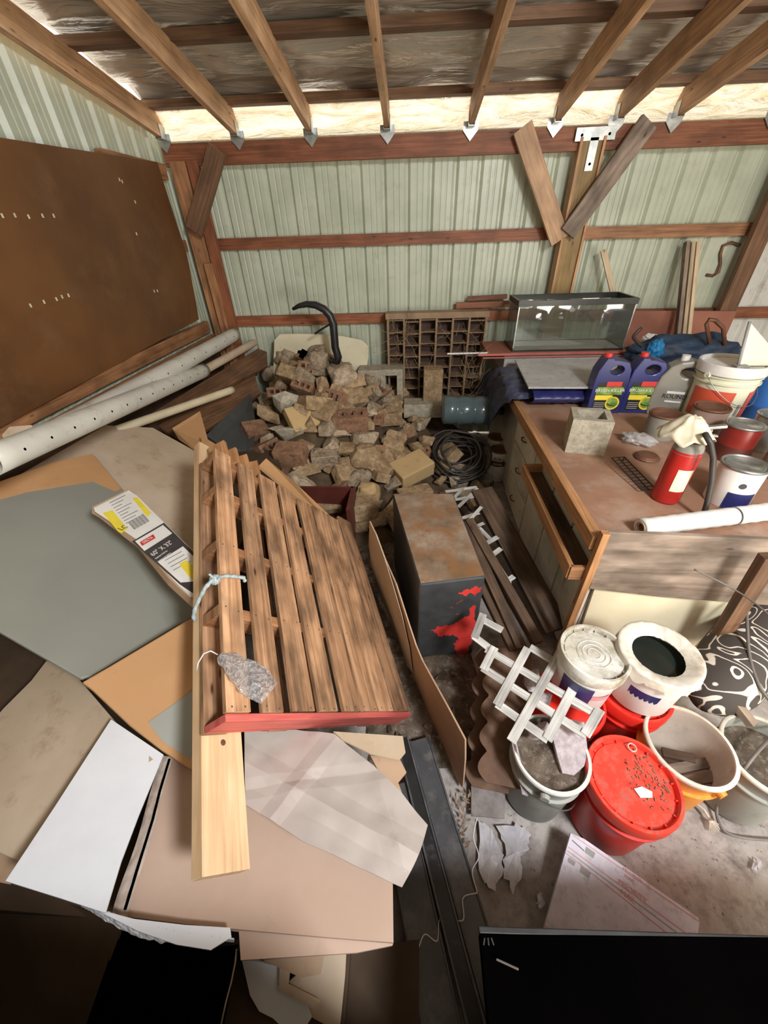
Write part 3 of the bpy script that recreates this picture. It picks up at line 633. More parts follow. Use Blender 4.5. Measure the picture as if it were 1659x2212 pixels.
# cream headboard and black hoop behind
n_=V((0,-1,.12)).normalized(); o_=V((0,4.05,.9))
mb=MB(); oc=[]
C4=[(592,735),(604,722),(640,721),(690,722),(740,726),(782,735),(796,748),(796,770),(787,825),(770,860),(600,860),(588,850)]
mb.slab([Pp(x,y,o_,n_) for x,y in C4],.03,n_); one('headboard',mb,'cream_panel','cream panel with rounded top corners leaning behind the heap','panel',bevel=.006)
mb=MB(); pts=[(632,668),(645,661),(662,657),(682,659),(700,668),(713,682),(720,700),(722,725),(724,750),(731,772),(727,783),(712,797),(698,810)]
mb.tube([Py(x,y,3.75-.0*i) for i,(x,y) in enumerate(pts)],[.012,.02,.026,.03,.033,.035,.036,.036,.036,.036,.036,.034,.03],10)
t=tag(mb.build('curved_arm','black_metal',smooth=True),'black curved hoop arm arching over the cream panel','arm')
mb=MB(); mb.tube([Py(719,697,3.75),Py(700,708,3.76),Py(680,721,3.78)],.009,6); mb.build('side_rod','black_metal',t)
mb=MB(); p=Py(660,768,3.62); mb.box(p,(.10,.05,.07),euler(0,30,0)); mb.box(p+V((.03,-.02,-.02)),(.03,.05,.10),euler(0,30,0)); mb.box(p+V((-.04,0,.03)),(.05,.04,.02),euler(0,10,0)); one('plastic_clip',mb,'black_gap','small black plastic clip on the stones below the hoop','clip',bevel=.003)
# pigeonhole rack
a=Py(842,878,4.0); b=Py(1052,684,4.0); Yr=4.0
t=thing('pigeonhole_rack','open wooden pigeonhole rack with many small slots on back wall','rack',(.25,4.1,a.z))
x0,x1,z0,z1=a.x,b.x,a.z-.1,b.z
mb=MB(); mb.box(((x0+x1)/2,4.17,(z0+z1)/2),(x1-x0,.01,z1-z0)); mb.build('back_board','shelf_dark',t)
nc=6
for i in range(nc+1):
    x=x0+(x1-x0)*i/nc; mb=MB(); mb.box((x,4.09,(z0+z1)/2),(.018,.16,z1-z0)); mb.build('divider','shelf_wood',t)
nr=9
for i in range(nc):
    for j in range(nr):
        z=z1-.02-(z1-z0)*j/nr-(.015 if i%2 else 0)
        mb=MB(); xa=x0+(x1-x0)*i/nc; xb=x0+(x1-x0)*(i+1)/nc; mb.box(((xa+xb)/2,4.095,z),(xb-xa-.02,.14,.008)); mb.build('shelf','shelf_wood',t)
mb=MB(); mb.box(((x0+x1)/2,4.07,z1+.02),(x1-x0+.04,.14,.05)); mb.build('top_rail','shelf_wood',t)
# dry twigs
mb=MB()
for i in range(120):
    c=Py(rnd.uniform(930,1060),rnd.uniform(700,880),3.9) if i<50 else Py(rnd.gauss(870,14),rnd.uniform(680,790),3.93) if i<90 else Py(rnd.uniform(985,1045),rnd.uniform(790,880),3.5)
    d=V((rnd.gauss(0,.3),rnd.gauss(0,.15),rnd.gauss(0,.5) if i<90 else rnd.uniform(.1,.5))).normalized()*rnd.uniform(.08,.28); k=V((rnd.gauss(0,.03),rnd.gauss(0,.03),-.03))
    mb.tube([c,c+d*.5+k,c+d],.0017,3,cap=False)
o=mb.build('dry_grass','grass_dry'); tag(o,'wisps of dry grass and vine hanging over the rack','grass'); o['kind']='stuff'
# carboy, coil, cans in the dark nook
t=thing('water_carboy','clear bluish water carboy lying on its side by the rack','bottle',Py(1010,905,3.35))
a=Py(955,885,3.35); b=Py(1085,888,3.35); mb=MB(); ax=(b-a).normalized(); L=(b-a).length
mb.lathe(a,[(.0001,0),(.10,.0),(.125,.02),(.125,L*.2),(.118,L*.22),(.118,L*.25),(.125,L*.27),(.125,L*.48),(.118,L*.5),(.118,L*.53),(.125,L*.55),(.125,L*.76),(.10,L*.84),(.04,L*.92),(.03,L),(.0001,L)],28,ax); mb.build('bottle_body','carboy',t,smooth=True)
mb=MB(); mb.lathe(a+ax*L,[(.0001,.012),(.034,.012),(.036,-.03)],20,ax); mb.build('cap','black_frame',t)
mb=MB(); c=Pz(985,1000,.22); rr=rnd
mb2=[]
for k in range(13):
    r=rr.uniform(.17,.27); tx,ty=rr.uniform(-.35,.35),rr.uniform(-.35,.35); cc=c+V((rr.uniform(-.05,.05),rr.uniform(-.05,.05),rr.uniform(-.04,.12)))
    A=Matrix.Rotation(tx+.35,3,'X')@Matrix.Rotation(ty,3,'Y'); mb.tube([cc+A@V((math.cos(a*.2618)*r,math.sin(a*.2618)*r*rr.uniform(.96,1.04),.01*math.sin(a))) for a in range(24)],.009,6,closed=True)
one('hose_coil',mb,'cable_black','tangled coil of dark hose lying left of the cabinets','hose',smooth=True)
def can(name,c,r,h,bodymat,label,cat='can',lidmat='steel_galv',group=None,band=None):
    t=thing(name,label,cat,c,group); c=V(c)
    mb=MB(); mb.lathe(c,[(.0001,0),(r*.97,0),(r,.004),(r,h-.006),(r*.98,h)],36); mb.build('can_body',bodymat,t,smooth='auto'); 
    mb=MB(); mb.lathe(c,[(r*.98,h-.004),(r*1.04,h-.004),(r*1.05,h+.004),(r*1.0,h+.008),(r*.95,h+.006),(r*.93,h-.004),(r*.86,h-.004),(r*.84,h+.003),(r*.8,h+.003),(r*.78,h-.003),(.0001,h-.003)],36); mb.build('can_lid',lidmat,t,smooth='auto')
    if band: mb=MB(); mb.lathe(c,[(r+.0012,h*band[0]),(r+.0012,h*band[1])],24,arc=band[3] if len(band)>3 else None); mb.build('label_band',band[2],t,smooth=True)
    return t
c=Pz(1075,1000,.16); t=can('paint_can',(c.x,c.y,.0),.085,.3,'label_white','tall white paint can reading BIN beside the cabinet foot','can','rust_brown',None,(.55,.72,'box_redbrown',(R(200),R(330))))
vw=V((-math.sin(math.atan2(c.x,c.y)),-math.cos(math.atan2(c.x,c.y)),0)); xd=V((0,0,1)).cross(vw)*1
text('lettering','BIN',V((c.x,c.y,.215))+vw*.0865-xd*.045,xd,(0,0,1),.062,'ink',t,.001)
text('lettering','PRIMER',V((c.x,c.y,.182))+vw*.0865-xd*.042,xd,(0,0,1),.026,'label_white',t,.002)
c=Pz(1072,950,.30); can('paint_can',(c.x,c.y,.16),.08,.17,'plastic_white_dirty','small rusty topped white can behind the BIN can','can','rust_brown')
t=thing('glass_jar','cloudy glass jar with grey lid below the BIN can','jar',Pz(1045,1062,.0)); c=Pz(1045,1062,.0)
mb=MB(); mb.lathe(c,[(.0001,0),(.07,0),(.075,.02),(.075,.12),(.06,.14)],28); mb.build('jar_body','glass',t,smooth=True)
mb=MB(); mb.lathe(c,[(.066,.13),(.066,.155),(.0001,.157)],28); mb.build('jar_lid','steel_galv',t)
mb=MB(); c=Pz(1000,1062,.1); mb.tube([c+V((math.cos(a*.35)*.055,math.sin(a*.35)*.045,.008*math.sin(a*.7))) for a in range(18)],.008,8,closed=True); one('plastic_ring',mb,'pvc_cream','small cream plastic ring above the far lattice end','ring',smooth=True)
# ------------------------------------------------------------ workbench with cabinets
BZ=.88
t=thing('workbench','white cabinet workbench with brown top and long wooden tray','workbench',(1.5,2.3,0))
bx0=.80; y0b,y1b=1.27,4.1
mb=MB(); mb.box(((bx0+2.75)/2,(y0b+y1b)/2,BZ-.012),(2.75-bx0,y1b-y0b,.024)); mb.build('bench_top','bench_top',t)
mb=MB(); mb.beam((bx0-.02,y0b,BZ-.02),(bx0-.02,2.95,BZ-.02),.045,.07); mb.build('edge_strip','trim_orange',t,bevel=.003)
mb=MB(); mb.box(((bx0+.06+2.6)/2,2.65,.43),(2.6-bx0-.06,2.7,.82)); mb.build('cabinet_body','cabinet_white',t)
fx=bx0+.045
def door(ya,yb,za,zb,name='door'):
    mb=MB(); mb.box((fx,(ya+yb)/2,(za+zb)/2),(.022,abs(yb-ya),zb-za)); return mb.build(name,'cabinet_white',t,bevel=.004)
def pull(par,y,z,mat='rust_brown',s=1):
    mb=MB(); mb.tube([(fx-.012,y-.045*s,z),(fx-.03,y-.035*s,z),(fx-.036,y,z-.004),(fx-.03,y+.035*s,z),(fx-.012,y+.045*s,z)],.005,6); return mb.build('handle',mat,par,smooth=True)
for ya,yb,za,zb,kind in ((2.35,2.9,.56,.80,'drawer'),(2.35,2.9,.30,.54,'drawer'),(2.35,2.9,.05,.28,'drawer'),(1.95,2.33,.05,.80,'door'),(1.62,1.93,.05,.70,'door'),(1.30,1.60,.05,.70,'door')):
    d=door(ya,yb,za,zb,kind); pull(d,(ya+yb)/2 if kind=='drawer' else yb-.07,(za+zb)/2+(.0 if kind=='drawer' else .12))
mb=MB(); mb.tube([(fx-.012,1.50,.50),(fx-.03,1.50,.50),(fx-.03,1.50,.39),(fx-.012,1.50,.39)],.007,8); mb.build('handle','bucket_cream',t,smooth=True)
# long open tray pulled out under the top
ty0,ty1=1.27,2.18; tx=bx0-.05; tz=.67
mb=MB(); mb.box((tx+.05,(ty0+ty1)/2,tz),(.16,ty1-ty0,.012)); tr=mb.build('tray_floor','old_plank',t)
mb=MB(); mb.beam((tx-.035,ty0,tz+.02),(tx-.035,ty1,tz+.02),.022,.075); mb.build('tray_front','trim_orange',t,bevel=.002)
mb=MB(); mb.beam((tx-.04,ty1,tz+.02),(tx+.14,ty1,tz+.02),.018,.075); mb.build('tray_end','trim_orange',t,bevel=.002)
mb=MB(); mb.beam((tx-.04,ty0,tz+.02),(tx+.14,ty0,tz+.02),.018,.075); mb.build('tray_end','framing',t,bevel=.002)
# end of the bench
o_=V((0,1.25,0)); n_=V((0,-1,0))
mb=MB(); mb.slab([Pp(x,y,o_,n_) for x,y in ((1312,1150),(1700,1168),(1700,1312),(1585,1302),(1425,1290),(1273,1272))],.022,n_); mb.build('apron_board','worn_board',t,bevel=.003)
mb=MB(); mb.slab([Pp(x,y,o_+V((0,.03,0)),n_) for x,y in ((1288,1262),(1600,1292),(1500,1560),(1228,1440))],.012,n_); mb.build('end_panel','cream_panel',t)
a=Py(1308,1150,1.25); b=Py(1235,1360,1.25)
mb=MB(); mb.beam(a,(a.x,1.25,b.z-.25),.03,.03,(0,-1,0)); mb.build('corner_strip','trim_orange',t,bevel=.002)
plank('wood_brace',Py(1665,1200,1.14),Py(1515,1440,1.14),.06,.04,'brown_brace','dark brown board slanting down across the bench end','board',upv=(0,-1,0))
# cinder block on bench
p=Pz(1262,1006,BZ); q=Pz(1187,975,BZ)
c=Pz(1258,965,BZ)+V((0,0,.10)); mb=cinder(c,(.205,.19,.20),Matrix.Rotation(R(-14),3,'Z'),False)
one('cinder_block',mb,'block_grey','grey half cinder block standing on the bench top','block')
# blue tarp pile and panels behind
mb=MB()
def tf(u,v):
    a=Pz(1030+240*u,872-4*v,BZ); x=.62+u*.85; y=2.78+v*.85; z=BZ+.13*math.sin(PI*min(1,u*1.2+.02))**.35*math.sin(PI*min(1,(v*1.1+.02)))**.3
    z+=.012*noise.noise(V((x*9,y*22,0)))+.010*noise.noise(V((x*25,y*35,5))); 
    x+=.03*noise.noise(V((y*7,u*9,1)))
    if u<.12: s=(.12-u)/.12; x=.72-.05*s+.03*noise.noise(V((y*9,s*2,3))); z=z-.36*s*s-.03*abs(math.sin(y*13)); y+=.35*s
    return V((x,y,z))
mb.grid(tf,60,40); one('tarpaulin',mb,'blue_tarp','dark blue folded tarp on the far left end of the bench','tarp',smooth=True)
z=BZ+.16; pts=[Pz(x,y,z) for x,y in ((1112,776),(1308,774),(1290,836),(1142,836))]
mb=MB(); mb.slab(pts,.012,V((0,0,1))); one('steel_sheet',mb,'board_grey','flat speckled grey sheet lying on the blue tarp','sheet')
mb=MB()
def tf2(u,v):
    p=Pz(1140+130*u,836+26*v,BZ+.13-.12*v); return p+V((0,0,.01*noise.noise(V((u*12,v*4,0)))))
mb.grid(lambda u,v:V((.86+u*.46,2.80-.10*math.sin(v*PI),BZ+.01+.12*v+.008*noise.noise(V((u*14,v*5,2))))),40,10); one('tarp_fold',mb,'blue_navy','rolled navy tarp edge beside the blue jugs','tarp',smooth=True,solid=.004)
mb=MB(); mb.box((1.36,3.80,BZ+.07),(1.1,.5,.14)); one('storage_box',mb,'board_grey','low grey box under the red panel and the glass tank','box',bevel=.004)
zt=1.045
t=thing('tank_board','brown board with thin red front rail under the glass tank','board',(1.3,3.78,zt-.02))
mb=MB(); mb.box((1.32,3.80,zt-.010),(1.3,.46,.02)); mb.build('board_top','brown_panel',t,bevel=.003)
mb=MB(); mb.box((1.27,3.565,zt-.008),(1.38,.016,.018)); mb.build('front_rail','pink_red',t,bevel=.003)
mb=MB(); mb.box((1.27,3.54,zt-.028),(1.30,.012,.010)); mb.build('front_rail','pink_red',t,bevel=.003)
plank('white_stick',Pz(966,764,1.04),Pz(1056,762,1.04),.016,.012,'wire_white','thin white stick poking out left of the red panel','stick')
# tank
t=thing('glass_tank','empty rectangular glass aquarium with a black top frame','tank',(1.35,3.8,zt))
x0,x1,ya,yb,z0,z1=.885,1.81,3.62,3.98,zt+.003,1.42
for nm,a,b in (('front',(x0,ya),(x1,ya)),('back',(x0,yb),(x1,yb)),('left',(x0,ya),(x0,yb)),('right',(x1,ya),(x1,yb))):
    mb=MB(); A=V((*a,(z0+z1)/2)); B=V((*b,(z0+z1)/2)); mb.box((A+B)/2,(abs(B.x-A.x)+.005,abs(B.y-A.y)+.005,z1-z0)); mb.build('glass_pane','glass',t)
mb=MB(); mb.box(((x0+x1)/2,(ya+yb)/2,z0+.003),(x1-x0-.01,yb-ya-.01,.004)); mb.build('tank_floor','board_grey',t)
def rim(z,h,w,mat,nm):
    mb=MB()
    mb.box(((x0+x1)/2,ya,z),(x1-x0+w,w,h)); mb.box(((x0+x1)/2,yb,z),(x1-x0+w,w,h)); mb.box((x0,(ya+yb)/2,z),(w,yb-ya,h)); mb.box((x1,(ya+yb)/2,z),(w,yb-ya,h)); mb.build(nm,mat,t,weld=False)
rim(z1,.042,.022,'black_frame','top_frame'); rim(z0+.004,.014,.012,'black_frame','bottom_frame')
for x in(x0,x1): mb=MB(); mb.box((x,ya,(z0+z1)/2),(.008,.008,z1-z0-.05)); mb.build('corner_seal','steel_galv',t)
# chemical jugs
def jug(c,w,d,h,yaw,mat,name,label,lab=True):
    """flat bottle with handle hole, standing at c"""
    t=thing(name,label,'jug',c,'weedkiller jugs' if lab else None); A=Matrix.Rotation(yaw,3,'Z'); c=V(c)
    out=[(-.5,0),(.5,0),(.5,.62),(.47,.80),(.36,.93),(.05,.97),(-.08,.97),(-.12,1.0),(-.30,1.0),(-.36,.93),(-.47,.78),(-.5,.6)]
    if not lab: out=[(-.46,0),(.46,0),(.5,.3),(.5,.62),(.48,.82),(.34,.96),(.12,1.0),(-.10,.97),(-.3,.88),(-.44,.7),(-.5,.45),(-.5,.2)]
    hole=[(.06+.20*math.cos(a),.80+.085*math.sin(a)) for a in [2*PI*k/14 for k in range(14)]] if lab else [(.14+.20*math.cos(a),.80+.09*math.sin(a)) for a in [2*PI*k/14 for k in range(14)]]
    bm=bmesh.new(); mk=lambda q,yy: bm.verts.new(c+A@V((q[0]*w,yy,q[1]*h)))
    for sgn in(-1,1):
        vo=[mk(q,sgn*d/2) for q in out]; vh=[mk(q,sgn*d/2) for q in hole]
        es=[bm.edges.new((vo[i],vo[(i+1)%len(vo)])) for i in range(len(vo))]+[bm.edges.new((vh[i],vh[(i+1)%len(vh)])) for i in range(len(vh))]
        bmesh.ops.triangle_fill(bm,use_beauty=True,edges=es)
        if sgn<0: O,Hh=vo,vh
    for i in range(len(out)): bm.faces.new((O[i],O[(i+1)%len(O)],vo[(i+1)%len(O)],vo[i]))
    for i in range(len(hole)): bm.faces.new((Hh[i],vh[i],vh[(i+1)%len(hole)],Hh[(i+1)%len(hole)]))
    bmesh.ops.dissolve_limit(bm,angle_limit=.02,verts=bm.verts,edges=bm.edges)
    bm.verts.index_update(); mb=MB(); mb.add([v.co.copy() for v in bm.verts],[[v.index for v in f.verts] for f in bm.faces]); bm.free()
    o=mb.build('jug_body',mat,t,bevel=min(d,w)*.10)
    mb=MB(); cx=-.21 if lab else -.02; mb.lathe(c+A@V((cx*w,0,h)),[(.024,-.02),(.024,.022),(.0001,.024)],18); mb.build('screw_cap','label_red' if lab else 'plastic_white',t)
    f=A@V((0,-1,0)); F=lambda u,v,e=.001: c+A@V((u*w,-d/2-e,v*h)); xd=A@V((1,0,0))
    def quad(u0,v0,u1,v1,mat,nm,e): mb=MB(); mb.slab([F(u0,v0,e),F(u1,v0,e),F(u1,v1,e),F(u0,v1,e)],.0008,f); return mb.build(nm,mat,t)
    if lab:
        quad(-.36,.07,.40,.58,'label_black','label',.0015); quad(-.36,.36,.40,.50,'label_green','label',.003); quad(-.36,.26,.15,.35,'label_yellow','label',.003)
        quad(-.12,.51,.32,.60,'label_red','label',.003)
        mb=MB(); mb.lathe(F(.2,.20,.003),[(.035,0),(.045,.0),(.045,.001)],20,f); mb.build('label_ring','label_yellow',t)
        mb=MB(); mb.disc(F(.2,.20,.0035),.034,0,18); mb.lathe(F(.2,.20,.0035),[(.0001,.0),(.034,.0)],18,f); mb.build('label_ring','label_green',t)
        text('lettering','BRUSH KILLER',F(.02,.415,.0042),xd,(0,0,1),.026*w/.19,'label_white',t,.001,'CENTER')
        for k in range(4): quad(-.33,.09+k*.036,-.02,.105+k*.036,'ink_grey','print_line',.003)
    else:
        mb=MB(); mb.lathe(F(.02,.38,.001),[(.036,0),(.044,.0),(.044,.001)],22,f); mb.build('label_ring','ink_grey',t)
        quad(-.18,.43,.22,.47,'label_white','label',.002); quad(-.16,.27,.20,.30,'label_white','label',.002)
        text('lettering','ROUND',F(.02,.345,.003),xd,(0,0,1),.038,'ink',t,.001,'CENTER')
    return t
def yawto(c): return math.atan2(-c.x,c.y)
c=Pz(1294,886,BZ); jug(c,.215,.11,.36,yawto(c)+.42,'blue_jug','weedkiller_jug','left of the two dark blue BRUSH KILLER jugs'); 
c=Pz(1366,886,BZ); jug(c,.215,.11,.36,yawto(c)+.42,'blue_jug','weedkiller_jug','right of the two blue BRUSH KILLER jugs, next to grey jug')
c=Pz(1434,892,BZ); jug(c,.25,.12,.355,yawto(c)+.25,'jug_grey','weedkiller_jug','grey olive jug with a round emblem and handle hole',False)
# pail
def pail(name,c,r,h,wall,rimm,label,cat='bucket',group=None,lid=None,lidmat=None,ax=(0,0,1),inner=None,depth=None,ribs=2,handle=True,hang=None,fill=None,fillz=.5,taper=.86):
    t=thing(name,label,cat,c,group); c=V(c)
    rb=r*taper; f=lambda z:rb+(r*.95-rb)*z/h
    prof=[(.0001,0),(rb*.97,0),(rb,.006)]
    prof+=[(f(h*.72),h*.72)]
    for k in range(ribs): z=h*(.74+.09*k); prof+=[(f(z),z),(r*1.0,z+.002),(r*1.0,z+.008),(f(z),z+.010)]
    prof+=[(f(h*.93),h*.93),(r*.985,h*.945),(r*.99,h*.99),(r*.97,h)]
    if lid is None:
        g=lambda z:f(z)-.004
        prof+=[(r*.935,h),(g(h*.95),h*.95),(g(.01),.01),(.0001,.01)]
    mb=MB(); mb.lathe(c,prof,48,ax); o=mb.build('bucket_body',wall,t,smooth='auto'); edge_smooth(o,50)
    if lid is None:
        mb=MB(); mb.lathe(c,[(r*.972,h-.012),(r*1.02,h-.012),(r*1.03,h-.002),(r*1.0,h+.004),(r*.935,h+.003),(r*.93,h-.006)],48,ax); edge_smooth(mb.build('rim',rimm,t,smooth='auto'),60)
    else:
        mb=MB(); mb.lathe(c,[(r*.99,h-.045),(r*1.035,h-.045),(r*1.04,h+.004),(r*1.02,h+.010),(r*.955,h+.010),(r*.935,h+.002),(r*.925,h-.014),(r*.87,h-.014),(r*.86,h-.008),(.0001,h-.008)],48,ax)
        for k in range(16):
            a=k*PI/8; mb.box(c+V((math.cos(a)*r*.905,math.sin(a)*r*.905,h-.008)),(r*.06,.004,.014),Matrix.Rotation(a,3,'Z'))
        edge_smooth(mb.build('lid',lidmat or rimm,t,smooth='auto'),35)
    if inner:
        mb=MB(); mb.lathe(c,[(r*.928,h*.985),(g(h*.95)-.002,h*.94),(g(.012)-.002,.013),(.0001,.013)],48,ax); mb.build('inner_wall',inner,t,smooth=True)
    if fill: 
        mb=MB(); rr=f(h*fillz)-.005; n=20
        def ff(u,v): a=u*2*PI; q=v*rr; return c+V((math.cos(a)*q,math.sin(a)*q,h*fillz+.018*noise.noise(V((math.cos(a)*q*18,math.sin(a)*q*18,c.x*9)))*(0 if fill=='dark_water' else 1)))
        mb.grid(ff,40,12); mb.build('contents',fill,t,smooth=True)
    if hang is not None:
        pts=[]
        for k in range(21):
            s=PI*k/20; p=V((math.cos(s)*r*1.05,math.sin(s)*r*1.05,0)); p.z=h*.86-abs(math.sin(s))*h*.42; p=Matrix.Rotation(hang,3,'Z')@p; pts.append(c+p)
        mb=MB(); mb.tube(pts,.0022,6); mb.build('wire_handle','steel_galv',t,smooth=True)
        for s in(-1,1):
            d=Matrix.Rotation(hang,3,'Z')@V((s,0,0)); mb=MB(); mb.lathe(c+d*r*.97+V((0,0,h*.86)),[(.018,0),(.016,.014),(.0001,.014)],14,d); mb.build('handle_ear',wall,t)
    return t
c=Pz(1578,892,BZ); cp=V((1.90,2.47,BZ))
t=pail('plastic_pail',cp,.168,.37,'pail_cream','pail_cream','large cream pail with red band and white lid on bench','bucket',ribs=3,lid='r',lidmat='plastic_white',hang=R(200))
mb=MB(); mb.lathe(cp,[(.150,.07),(.1585,.24)],30,arc=(R(178),R(262))); mb.build('label_band','red_band',t,smooth=True)
mb=MB(); mb.lathe(cp,[(.150,.07),(.1585,.24)],20,arc=(R(292),R(345))); mb.build('label_band','red_band',t,smooth=True)
mb=MB(); mb.lathe(cp,[(.1525,.10),(.1555,.17)],4,arc=(R(279),R(285))); mb.build('barcode','ink_grey',t)
# white leaning sign on top of the pail
zt2=BZ+.37; t=thing('yard_sign','pale green white triangular sign panel stuck upright on pail','sign',Pz(1600,795,zt2))
o_=Pz(1600,792,zt2+.004); n_=V((.15,-1,.25)).normalized()
mb=MB(); mb.slab([Pp(x,y,o_,n_) for x,y in ((1594,790),(1622,698),(1700,790))],.008,n_); mb.build('sign_face','ink_sign',t)
mb=MB(); mb.tube([Pp(1594,792,o_,n_),Pp(1620,694,o_,n_)],.008,8); mb.build('sign_edge','ink_grey',t,smooth=True)
mb=MB(); mb.box(o_+V((-.01,-.01,.006)),(.07,.05,.012)); mb.build('sign_foot','ink_grey',t)
# denim bundle and bags
def blob(name,c,size,mat,label,cat,amp=.25,fr=2.2,A=None,seed=1.,bumpf=6):
    bm=bmesh.new(); bmesh.ops.create_icosphere(bm,subdivisions=4,radius=1); mb=MB(); A=A or Matrix.Identity(3); vs=[]
    for v in bm.verts:
        p=v.co; k=1+amp*noise.noise(p*fr+V((seed,0,0)))+amp*.4*abs(noise.noise(p*bumpf+V((0,seed,0)))); vs.append(V(c)+A@V((p.x*k*size[0],p.y*k*size[1],p.z*k*size[2])))
    mb.add(vs,[[v.index for v in f.verts] for f in bm.faces]); bm.free(); return one(name,mb,mat,label,cat,smooth=True)
blob('denim_bundle',Pz(1475,762,1.08),(.36,.13,.13),'denim_blue','dark blue bundled fabric lying behind the jugs and pail','bundle',.35,2.5,Matrix.Rotation(R(-12),3,'Z'))
blob('blue_rag',Pz(1415,757,1.12),(.055,.05,.07),'cyan_blue','bright cyan rag tucked against the dark blue bundle','rag',.4,3)
blob('crumpled_foil',Pz(1405,730,1.14),(.05,.04,.03),'snow_foil','small crumpled silvery scrap above the cyan rag','scrap',.5,3,seed=3.)
mb=MB(); mb.tube([Pz(1375+ (i-4)*0,0+1,1) for i in range(0)] or [Py(1368+3*abs(i-4)**1.3,748-5*i,3.15) for i in range(9)],.012,8); one('cord_loop',mb,'rubber','black cord loop hanging left of the dark blue bundle','cord',smooth=True)
mb=MB(); mb.tube([Py(x,y,3.2) for x,y in ((1533,742),(1526,700),(1532,690),(1545,692),(1562,708),(1566,745))],.014,8); one('hand_truck_handle',mb,'rust_brown','rusty bent tube handle rising behind the dark blue bundle','handle',smooth=True)
t=thing('blue_barrel','bright blue plastic barrel at the right edge behind cans','barrel',(2.25,2.45,BZ))
mb=MB(); mb.lathe((2.25,2.45,BZ),[(.0001,0),(.15,0),(.16,.02),(.16,.12),(.165,.13),(.16,.14),(.155,.24),(.12,.28),(.0001,.28)],32); mb.build('barrel_body','barrel_blue',t,smooth=True)
# paint cans
can('paint_can',(1.463,1.57,BZ),.085,.19,'label_white','white paint can with blue label patch and a black dot','can','steel_galv','paint cans on the bench',(.02,.45,'blue_navy',(R(225),R(300))))
t=bpy.data.objects['paint_can.002'] if 'paint_can.002' in bpy.data.objects else None
c=V((1.463,1.57,BZ)); q=CAM-c; q.z=0; q.normalize(); q=Matrix.Rotation(R(22),3,'Z')@q; mb=MB(); mb.lathe(c+q*.0845+V((0,0,.125)),[(.0001,.002),(.013,.002),(.013,0)],18,q); mb.build('label_dot','ink',t)
can('paint_can',(1.741,1.992,BZ),.083,.19,'can_red','dark red paint can with a shiny lid behind white can','can','steel_galv','paint cans on the bench',(.0,.45,'box_redbrown'))
can('paint_can',(1.72,2.235,BZ),.088,.19,'can_tan','paint can with a dull brownish lid just in front of the pail','can','rust_brown','paint cans on the bench')
can('paint_can',(1.98,2.11,BZ),.083,.19,'steel_galv','paint can with bright lid at the right edge by the blue barrel','can','steel_galv','paint cans on the bench')
can('paint_can',(1.50,2.26,BZ-.0),.085,.14,'jug_grey','low brown lidded tin between grey jug and the pail','can','rust_brown','paint cans on the bench')
can('paint_can',(1.86,1.80,BZ),.085,.19,'jug_grey','grey can cut by the right edge behind the white can','can','steel_galv','paint cans on the bench')
# extinguisher
c=V(Pz(1432,1085,BZ)); c=V((c.x,c.y,BZ))+V((.02,.03,0)); t=thing('fire_extinguisher','red fire extinguisher with cloth draped top and black hose','fire extinguisher',c)
r=.058; h=.305
mb=MB(); mb.lathe(c,[(.0001,.004),(r*.9,0),(r,.012),(r,h-.05),(r*.93,h-.025),(r*.7,h-.005),(r*.4,h+.008),(.016,h+.014),(.016,h+.03)],36); mb.build('cylinder','ext_red',t,smooth=True)
mb=MB(); mb.lathe(c,[(r*1.003,h-.055),(r*.95,h-.026),(r*.72,h-.003)],36); mb.build('shoulder','jug_grey',t,smooth=True)
vd=(CAM-c); vd.z=0; vd.normalize(); aa=math.atan2(vd.y,vd.x)
mb=MB(); mb.lathe(c,[(r+.0012,.075),(r+.0012,.185)],20,arc=(aa+.05,aa+1.15)); mb.build('label','ink_sign',t,smooth=True)
mb=MB(); mb.box(c+V((0,0,h+.035)),(.05,.03,.03)); mb.beam(c+V((-.01,0,h+.05)),c+V((.085,-.03,h+.075)),.022,.012); mb.beam(c+V((-.01,0,h+.035)),c+V((.07,-.03,h+.03)),.018,.008); mb.build('valve_handle','steel_galv',t,bevel=.002)
sd=V((0,0,1)).cross(vd)
hp=c+vd*.085; pts=[c+V((0,0,h+.03)),c+sd*.035+vd*.01+V((0,0,h+.035))]+[Pp(x,y,hp,vd) for x,y in ((1524,938),(1535,958),(1541,990),(1537,1040),(1528,1085),(1519,1115),(1514,1134))]
mb=MB(); mb.tube(pts,.011,10); mb.build('hose','rubber',t,smooth=True)
mb=MB(); mb.tube([pts[-1]+V((0,0,.012)),pts[-1]+V((-.002,0,-.008))],.0125,10); mb.build('nozzle_ring','steel_galv',t)
mb=MB()
def cf(u,v):
    a=u*2*PI; q=v*.105*(1+.35*noise.noise(V((math.cos(a)*1.5,math.sin(a)*1.5,2)))); z=h+.095-.9*max(0,q-.03)-.02*abs(math.sin(a*3.5))*v+.012*noise.noise(V((math.cos(a)*q*40,math.sin(a)*q*40,1)))
    return c-sd*.022+V((0,.012,.0))+V((math.cos(a)*q,math.sin(a)*q,z))
mb.grid(cf,48,12); one('cloth_cover',mb,'cloth_cream','crumpled cream cloth draped over the red extinguisher head','cloth',smooth=True,solid=.003)
